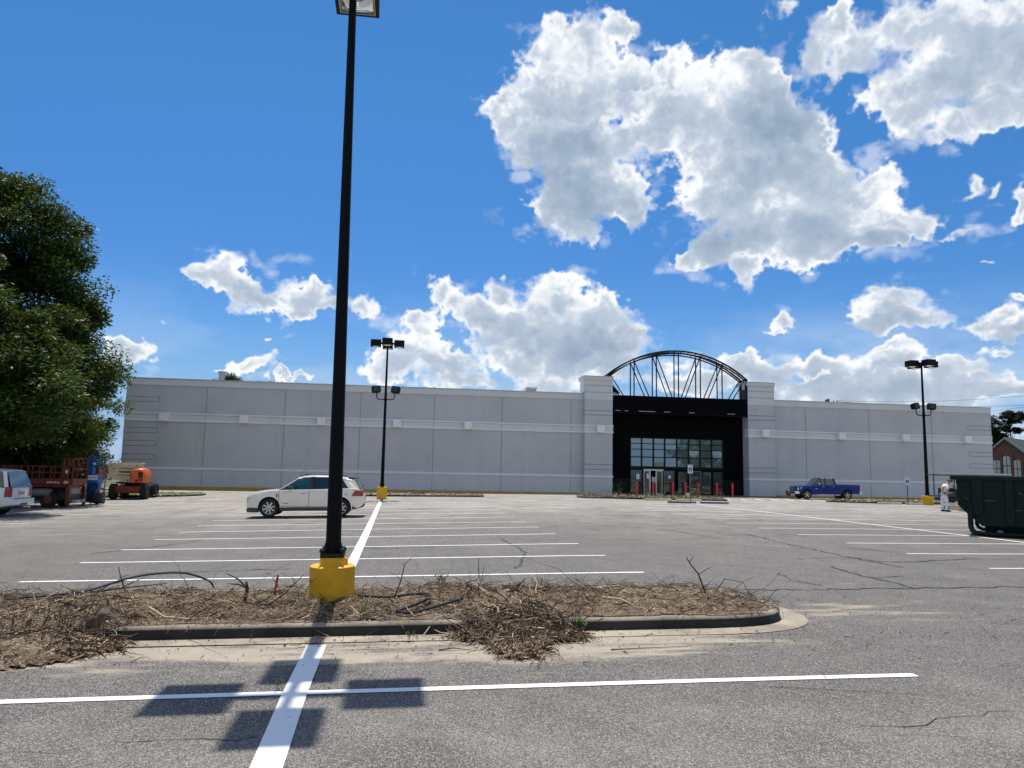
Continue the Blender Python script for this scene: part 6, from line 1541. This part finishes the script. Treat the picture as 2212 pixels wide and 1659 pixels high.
far_island([(12.9, 51.6), (21.8, 49.0), (22.8, 49.3), (22.6, 50.4), (13.2, 53.8), (12.6, 52.8)], 420, 1300, 'brown uprooted shrubs in the island before the entrance', M_SOIL, .12, .2)
far_island([(31.2, 50.9), (34, 48.9), (52, 48.0), (54, 49.5), (52, 51.2), (34, 51.6), (31.4, 51.8)], 420, 1300, 'straw and weeds in the long island behind the right lamp', M_DGRASS, .08, .25)
far_island([(-24, 49.6), (-14.6, 51.6), (-12.9, 52.6), (-13.2, 54.2), (-24, 54.5)], 0, 500, 'grass tufts in the island behind the boom lift', mat('green_grass', (.10, .14, .03), .9, var=.4, vscale=2), .0, 9.)
weed(18.15, 60.6, 16, 1.0, 'leafy green sapling growing against the black wall by the left pier', zg(18, 61)+.05, 'sapling')
weed(21.0, 51.2, 18, .8, 'dry yellow shrub left in the entrance island', zg(20, 50)+.1, 'shrub')
weed(19.6, 50.6, 22, .55, 'small green bush in the middle of the entrance island', zg(19, 50)+.1, 'bush')

# ================================================================= TREES
def leaf_mat(name, a, b, trans=.35, rough=.38):
    m, t, p, co = new_mat(name)
    oi = t.n('ShaderNodeNewGeometry'); n = t.noise(co, .9, 5)
    c = t.mix(t.ramp(t.math('ADD', t.math('MULTIPLY', oi.outputs['Random Per Island'], .6), t.math('MULTIPLY', n, .55)), .25, .85), a, b)
    t.l(c, p.inputs['Base Color']); p.inputs['Roughness'].default_value = rough; p.inputs['Specular IOR Level'].default_value = .22
    tr = t.n('ShaderNodeBsdfTranslucent'); t.l(t.mix(.5, c, (.22, .30, .03)), tr.inputs['Color'])
    mx = t.n('ShaderNodeMixShader'); mx.inputs[0].default_value = trans; t.l(p.outputs[0], mx.inputs[1]); t.l(tr.outputs[0], mx.inputs[2])
    t.l(mx.outputs[0], m.node_tree.nodes['Material Output'].inputs['Surface']); return m
M_LEAF = leaf_mat('oak_leaves', (.007, .024, .004), (.042, .085, .014), .22, .5)
M_LEAF2 = leaf_mat('yellow_green_leaves', (.024, .045, .006), (.085, .115, .018), .28, .5)
M_PINE = leaf_mat('pine_needles', (.010, .020, .010), (.028, .042, .018), .12, .6)
M_BARK = mat('bark', (.055, .042, .032), .95, var=.4, vscale=2, bump=.6, bscale=9)
def tree(name, label, base, H, crown, n_clump, leaves, leaf, m, trunk_r=.3, seed=1, group=None, clump_r=(.55, 1.15), droop=.25, tz=None, aspect=.42):
    """crown: list of (dx, dy, z, rx, ry, rz) ellipsoids relative to the base"""
    rng = np.random.default_rng(seed); random.seed(seed)
    root = thing(name, label, 'tree', base, 0, group)
    vol = np.array([c[3]*c[4]*c[5] for c in crown])**.8; vol = vol/vol.sum()
    cl = []
    for _ in range(n_clump):
        c = crown[rng.choice(len(crown), p=vol)]
        v = rng.normal(size=3); v /= np.linalg.norm(v); r_ = rng.random()**.38
        cl.append((c[0]+v[0]*r_*c[3], c[1]+v[1]*r_*c[4], c[2]+v[2]*r_*c[5], rng.uniform(*clump_r)))
    cl = np.array(cl); per = leaves//n_clump
    cen = np.repeat(cl[:, :3], per, 0); rad = np.repeat(cl[:, 3], per)
    n = len(cen); v = rng.normal(size=(n, 3)); v /= np.linalg.norm(v, axis=1)[:, None]
    pos = cen+v*(rng.random(n)**.5*rad)[:, None]*np.array([1.15, 1.15, .72]); pos[:, 2] -= droop*rad*rng.random(n)
    d = rng.normal(size=(n, 3)); d[:, 2] = d[:, 2]*.45-droop; d += v*.6; d /= np.linalg.norm(d, axis=1)[:, None]
    up = rng.normal(size=(n, 3))*.55; up[:, 2] += 1; sd_ = np.cross(d, up); sd_ /= (np.linalg.norm(sd_, axis=1)[:, None]+1e-9)
    L = leaf*rng.uniform(.6, 1.35, n)[:, None]; w = L*aspect
    a = pos-d*L*.5; b = pos+sd_*w*.5+d*L*.05; c_ = pos+d*L*.5; e = pos-sd_*w*.5+d*L*.05
    V = np.stack([a, b, c_, e], 1).reshape(-1, 3)
    me = bpy.data.meshes.new('crown'); me.vertices.add(4*n); me.vertices.foreach_set('co', V.ravel().astype(np.float32)); me.loops.add(4*n); me.loops.foreach_set('vertex_index', np.arange(4*n, dtype=np.int32)); me.polygons.add(n); me.polygons.foreach_set('loop_start', np.arange(0, 4*n, 4, dtype=np.int32)); me.update(calc_edges=True); me.validate()
    me.materials.append(m); o = bpy.data.objects.new('crown', me); COL.objects.link(o); o.parent = root
    tb = MB(); top = H*.8; sway = [(0, 0, -.3), (.05, .03, .6), (rng.uniform(-.2, .2), rng.uniform(-.2, .2), H*.25), (rng.uniform(-.4, .4), rng.uniform(-.4, .4), H*.5), (rng.uniform(-.5, .5), rng.uniform(-.5, .5), top)]
    tb.tube(sway, [trunk_r*1.3, trunk_r, trunk_r*.8, trunk_r*.5, trunk_r*.12], 10)
    for k in rng.choice(len(cl), min(len(cl), 34), replace=False):
        q = Vector(cl[k][:3]); zb = max(H*.16, min(top*.92, q.z-random.uniform(.4, 2.2))); f = zb/top
        s0 = Vector((np.interp(zb, [p[2] for p in sway], [p[0] for p in sway]), np.interp(zb, [p[2] for p in sway], [p[1] for p in sway]), zb))
        mid = s0.lerp(q, .5)+Vector((0, 0, random.uniform(-.1, .5))); r_ = trunk_r*(.42-.28*f); tb.tube([s0, mid, q], [r_, r_*.6, r_*.18], 6, False)
    tb.build('trunk', M_BARK, root, smooth=True); return root

zt_ = zg(-22, 43)
tree('oak_tree', 'tall dense oak with glossy leaves at the left frame edge, nearest of the trees', (-21.8, 42.0, zt_), 17, [(.0, 0, 13.2, 3.9, 3.6, 3.4), (.9, .3, 10.6, 4.2, 3.8, 2.6), (-2, 0, 8, 4.2, 4, 3.6), (1.0, -.4, 7.2, 4.0, 3.8, 3.0), (.4, 0, 4.4, 4.0, 3.6, 2.0), (-1.2, 0, 15.3, 2.2, 2.2, 1.6), (2.5, .5, 12.4, 1.9, 1.6, 1.4), (3.4, .2, 10.6, 1.6, 1.4, .9), (-4.5, 0, 11, 3, 3, 4), (1.6, 0, 14.6, 1.6, 1.6, 1.3), (3.8, 1, 7.4, 2.3, 2.6, 2.0), (3.4, 1, 9.5, 1.9, 2, 1.4)], 300, 180000, .215, M_LEAF, .42, 3, 'trees by the lifts', (.65, 1.3)).scale = (1.06, 1.06, 1.06)
tree('oak_tree', 'broad oak beside the left corner of the store, behind the boom lift', (-22.8, 50.5, zt_), 11.5, [(0, 0, 8.0, 3.6, 3.2, 2.4), (1.0, 0, 5.8, 3.7, 3.2, 2.4), (1.9, 0, 6.8, 2.4, 2, 1.3), (1.0, -.5, 3.9, 3.0, 2.8, 1.3), (-2, 0, 6, 3, 3, 3.4), (.6, 0, 9.8, 2.0, 2, 1.4)], 220, 96000, .22, M_LEAF2, .32, 4, 'trees by the lifts', (.6, 1.2))
tree('oak_tree', 'dark oak overhanging the white vehicle at the left frame edge', (-21.2, 35.6, zt_), 13.5, [(0, 0, 9.4, 3.6, 3.4, 3.4), (1.2, 0, 6.2, 3.4, 3.2, 2.2), (1.8, -1, 8.6, 2.2, 2.2, 1.6), (-1, 0, 11.6, 2.6, 2.4, 1.6), (5.6, -1.5, 5.9, 2.3, 2.2, 1.4), (4.4, 0, 8, 2.4, 2.3, 1.7), (6.6, -2, 5.0, 1.6, 1.6, .9), (3.5, 0, 4.6, 3, 2.5, 1.2)], 210, 112000, .21, M_LEAF, .36, 18, 'trees by the lifts', (.6, 1.2))
tree('oak_tree', 'shaded oak at the far left behind the white vehicle', (-27.5, 40.0, zt_), 14, [(0, 0, 9.5, 4.2, 4, 4), (1, 0, 5.6, 4.5, 4, 2.6), (-2, 0, 7, 4, 4, 4), (1, 0, 2.8, 5, 4, 2.0)], 220, 60000, .34, M_LEAF, .4, 5, 'trees by the lifts', (.7, 1.3))
tree('oak_tree', 'dark tree filling the gap behind the blue mast lift', (-26.5, 57.5, zt_), 11, [(0, 0, 7, 4.2, 3.6, 3.6), (2.2, 0, 3.6, 3.6, 3, 2.6), (-3, 0, 5, 4.2, 4, 3.8), (0, 0, 2.4, 4.6, 3, 1.8)], 240, 64000, .36, M_LEAF, .35, 6, 'trees by the lifts', (.7, 1.3))
tree('oak_tree', 'small leafy tree at the left corner of the store wall', (-24.3, 59.5, zt_), 7.5, [(0, 0, 4.6, 2.3, 2, 2.2), (.8, 0, 2.4, 2.2, 2, 1.7), (-2, 0, 3, 2.4, 2, 2.2)], 120, 34000, .22, M_LEAF2, .22, 19, 'trees by the lifts')
tree('oak_tree', 'low spreading tree behind the red scissor lift', (-30, 50, zt_), 10, [(0, 0, 6.4, 5.4, 4, 3.6), (4, 0, 3.0, 5.4, 3, 2.6), (-4, 0, 3.4, 5, 4, 3), (5.5, 1, 1.8, 4.6, 2.4, 1.7)], 260, 80000, .36, M_LEAF, .35, 7, 'trees by the lifts', (.7, 1.3))
tree('oak_tree', 'tree top showing above the store roof beside the vent pipe', (-25.2, 112, 0), 15.6, [(0, 0, 12.5, 2.6, 2.4, 2.4), (.4, 0, 14.4, 1.0, 1, .9)], 70, 9000, .34, M_LEAF2, .3, 8, 'trees behind the store')
tree('oak_tree', 'low tree top just showing over the roof right of the vent pipe', (-19.6, 112, 0), 15.0, [(0, 0, 11.8, 3.0, 2.4, 2.5), (-1, 0, 13.4, 1.2, 1, .9)], 70, 9000, .34, M_LEAF2, .3, 9, 'trees behind the store')
tree('oak_tree', 'twiggy tree tip over the roof nearest the big lamp pole', (-11.4, 112, 0), 14.8, [(0, 0, 11.6, 1.6, 1.6, 2.6)], 40, 4000, .3, M_LEAF2, .22, 10, 'trees behind the store')
tree('pine_tree', 'dark pine right behind the right end of the store', (106.3, 121, 0), 14.6, [(0, 0, 12.2, 1.9, 1.9, 1.8), (.6, 0, 9.6, 2.4, 2, 1.3), (-1, 0, 8.2, 2.6, 2, 1.4), (-2.0, 0, 12.6, 1.8, 1.4, 1.4), (-1, 0, 10.4, 2.6, 2, 1.6)], 150, 30000, .30, M_PINE, .3, 12, 'pines by the church', (.35, .8))
tree('pine_tree', 'tall open pine at the right frame edge behind the church', (111.2, 121, 0), 15.4, [(-.6, 0, 13.4, 1.7, 1.7, 1.3), (.9, 0, 13.6, 1.5, 1.4, 1.0), (-1.4, 0, 11.4, 1.2, 1.2, .6), (1.2, 0, 11.2, 1.3, 1.2, .7), (-1.8, 0, 9.4, 1.0, 1, .45)], 90, 17000, .28, M_PINE, .26, 13, 'pines by the church', (.3, .65))
tree('pine_tree', 'low dark pine tip showing over the store roof at its right end', (101.4, 121, 0), 15.2, [(0, 0, 14.2, 1.7, 1.5, .7), (0, 0, 11, 2.4, 2, 2)], 50, 8000, .3, M_PINE, .28, 14, 'pines by the church', (.35, .8))
tree('pine_tree', 'dense dark tree mass low behind the church roof', (108.5, 126, 0), 11.4, [(0, 0, 8.0, 4.5, 3, 2.4), (3.5, 0, 8.6, 3, 3, 2.2), (-4, 0, 8.6, 4, 3, 3.0), (0, 0, 4, 7, 3, 3.4)], 200, 44000, .4, M_PINE, .3, 15, 'pines by the church', (.6, 1.2))
tree('bush', 'round green bush before the church at the right frame edge', (93.2, 96, 0), 4.6, [(0, 0, 2.9, 2.0, 1.8, 1.6), (1, 0, 1.6, 2.2, 2, 1.6)], 60, 12000, .22, M_LEAF2, .14, 16, None, (.4, .8))
# the tree whose reflection shows in the entrance glazing
tree('oak_tree', 'tree across the road reflected in the entrance glazing', (66, -34, -.5), 11, [(0, 0, 7.5, 5, 4, 3.2), (6, 0, 6, 4, 4, 3), (-3, 0, 5, 3.5, 3.5, 2.8), (3, 0, 3, 6, 4, 2.4)], 120, 16000, .5, M_LEAF, .35, 17, None, (.8, 1.5))

# ================================================================= CHURCH, POWER LINE
def brick():
    m, t, p, co = new_mat('red_brick')
    br = t.n('ShaderNodeTexBrick'); mp = t.n('ShaderNodeMapping'); mp.inputs['Rotation'].default_value = (R(90), 0, 0); t.l(co, mp.inputs[0]); t.l(mp.outputs[0], br.inputs['Vector'])
    br.inputs['Color1'].default_value = (.15, .05, .035, 1); br.inputs['Color2'].default_value = (.21, .078, .052, 1); br.inputs['Mortar'].default_value = (.3, .27, .24, 1); br.inputs['Scale'].default_value = 2.2; br.inputs['Mortar Size'].default_value = .012
    t.l(t.mix(t.ramp(t.noise(co, .6, 5), .3, .7, 0, .3), br.outputs['Color'], (.15, .05, .04)), p.inputs['Base Color']); p.inputs['Roughness'].default_value = .9; return m
M_BRICK = brick()
M_CHW = mat('church_window_pale', (.60, .60, .60), .35, var=.08, vscale=1); M_CHR = mat('dark_roof_shingle', (.05, .065, .06), .9, var=.3); M_CHT = mat('pale_green_trim', (.27, .35, .32), .6)
def church():
    c = thing('brick_church', 'red brick church gable with three arched windows right of the store', 'church', (95.05, 105, 0), R(-58))
    HWc = 6.6; ze = 2.6; za = 8.45
    w = MB(); w.prism([(-HWc, -.8), (-HWc, ze), (0, za), (HWc, ze), (HWc, -.8)], 0, 24); w.build('wall', M_BRICK, c)
    r_ = MB(); sl = (za-ze)/HWc
    for s in (-1, 1):
        r_.hexa([(0, -.45, za+.06), (s*(HWc+.5), -.45, ze-.5*sl+.06), (s*(HWc+.5), 24.4, ze-.5*sl+.06), (0, 24.4, za+.06)], [(0, -.45, za+.26), (s*(HWc+.5), -.45, ze-.5*sl+.26), (s*(HWc+.5), 24.4, ze-.5*sl+.26), (0, 24.4, za+.26)])
    r_.build('roof', M_CHR, c)
    t_ = MB()
    for s in (-1, 1): t_.hexa([(0, -.55, za-.05), (s*(HWc+.5), -.55, ze-.5*sl-.05), (s*(HWc+.5), -.44, ze-.5*sl-.05), (0, -.44, za-.05)], [(0, -.55, za+.30), (s*(HWc+.5), -.55, ze-.5*sl+.30), (s*(HWc+.5), -.44, ze-.5*sl+.30), (0, -.44, za+.30)])
    t_.build('gable_trim', M_CHT, c)
    for x in (-2.06, -.74, .74, 2.06):
        p = MB(); p.box(x-.14 if abs(x) < 1 else x-.12, x+.14 if abs(x) < 1 else x+.12, -.28, 0, -.5, 6.9-abs(x)*.9 if abs(x) < 1 else 5.0); p.build('pilaster', M_BRICK, c)
    for x, wd, top in ((0, .50, 5.75), (-1.40, .46, 5.1), (1.40, .46, 5.1), (-3.4, .5, 3.2), (3.4, .5, 3.2)):
        P = [(x-wd, .8)]+[(x+wd*math.cos(PI-PI*k/10), top-wd*.6+wd*.6*math.sin(PI*k/10)) for k in range(11)]+[(x+wd, .8)]
        q = MB(); q.prism(P, -.06, -.002); fr = q.build('window', M_CHW, c)
        g = MB(); g.box(x-.04, x+.04, -.10, -.06, .8, top-.05); g.box(x-wd, x+wd, -.098, -.06, top*.72, top*.72+.1); g.box(x-wd, x+wd, -.098, -.06, 2.0, 2.08); g.build('glazing_bar', M_PLAST, fr)
church()
M_WIRE = mat('wire_black', (.02, .02, .022), .6); M_WOOD = mat('pole_wood', (.12, .075, .05), .9)
up = thing('utility_pole', 'wooden utility pole top showing above the roof right of the arch', 'utility pole', (67.9, 110, 0), 0)
m = MB(); m.lathe([(.2, -.5), (.16, 14.4)], 12); m.build('pole', M_WOOD, up, smooth=True)
m = MB(); m.box(-.2, 1.6, -.06, .06, 13.7, 13.85); m.tube([(.9, 0, 13.85), (.9, 0, 14.25)], .05, 8); m.tube([(1.5, 0, 13.85), (1.5, 0, 14.25)], .05, 8); m.lathe([(.05, 13.2), (.26, 13.25), (.26, 14.2), (.1, 14.35)], 14, c=(-.3, 0, 0)); m.build('crossarm', M_WOOD, up)
def wire(a, b, sag, r, lab):
    a, b = Vector(a), Vector(b); pts = [a.lerp(b, i/24)-Vector((0, 0, sag*4*(i/24)*(1-i/24))) for i in range(25)]
    m = MB(); m.tube(pts, r, 5); tag(m.build('power_line', M_WIRE), lab, 'power line')
wire((69.4, 110, 14.2), (112, 108, 17.3), .9, .022, 'upper power line running right from the utility pole'); wire((68.8, 110, 14.1), (124, 106, 17.0), 1.6, .022, 'lower power line running right from the utility pole')
wire((78, 116, 11.0), (118, 100, 16.6), .3, .02, 'third power line rising behind the right end of the roof')
wire((60, 108, 10.8), (67.7, 110, 14.0), .1, .016, 'guy wire sloping down left from the utility pole')
wire((90, 97, 8.3), (112, 92, 9.1), .2, .022, 'low wire crossing before the church gable'); wire((90, 97, 5.6), (112, 94, 6.2), .15, .014, 'thin low wire crossing the church windows')
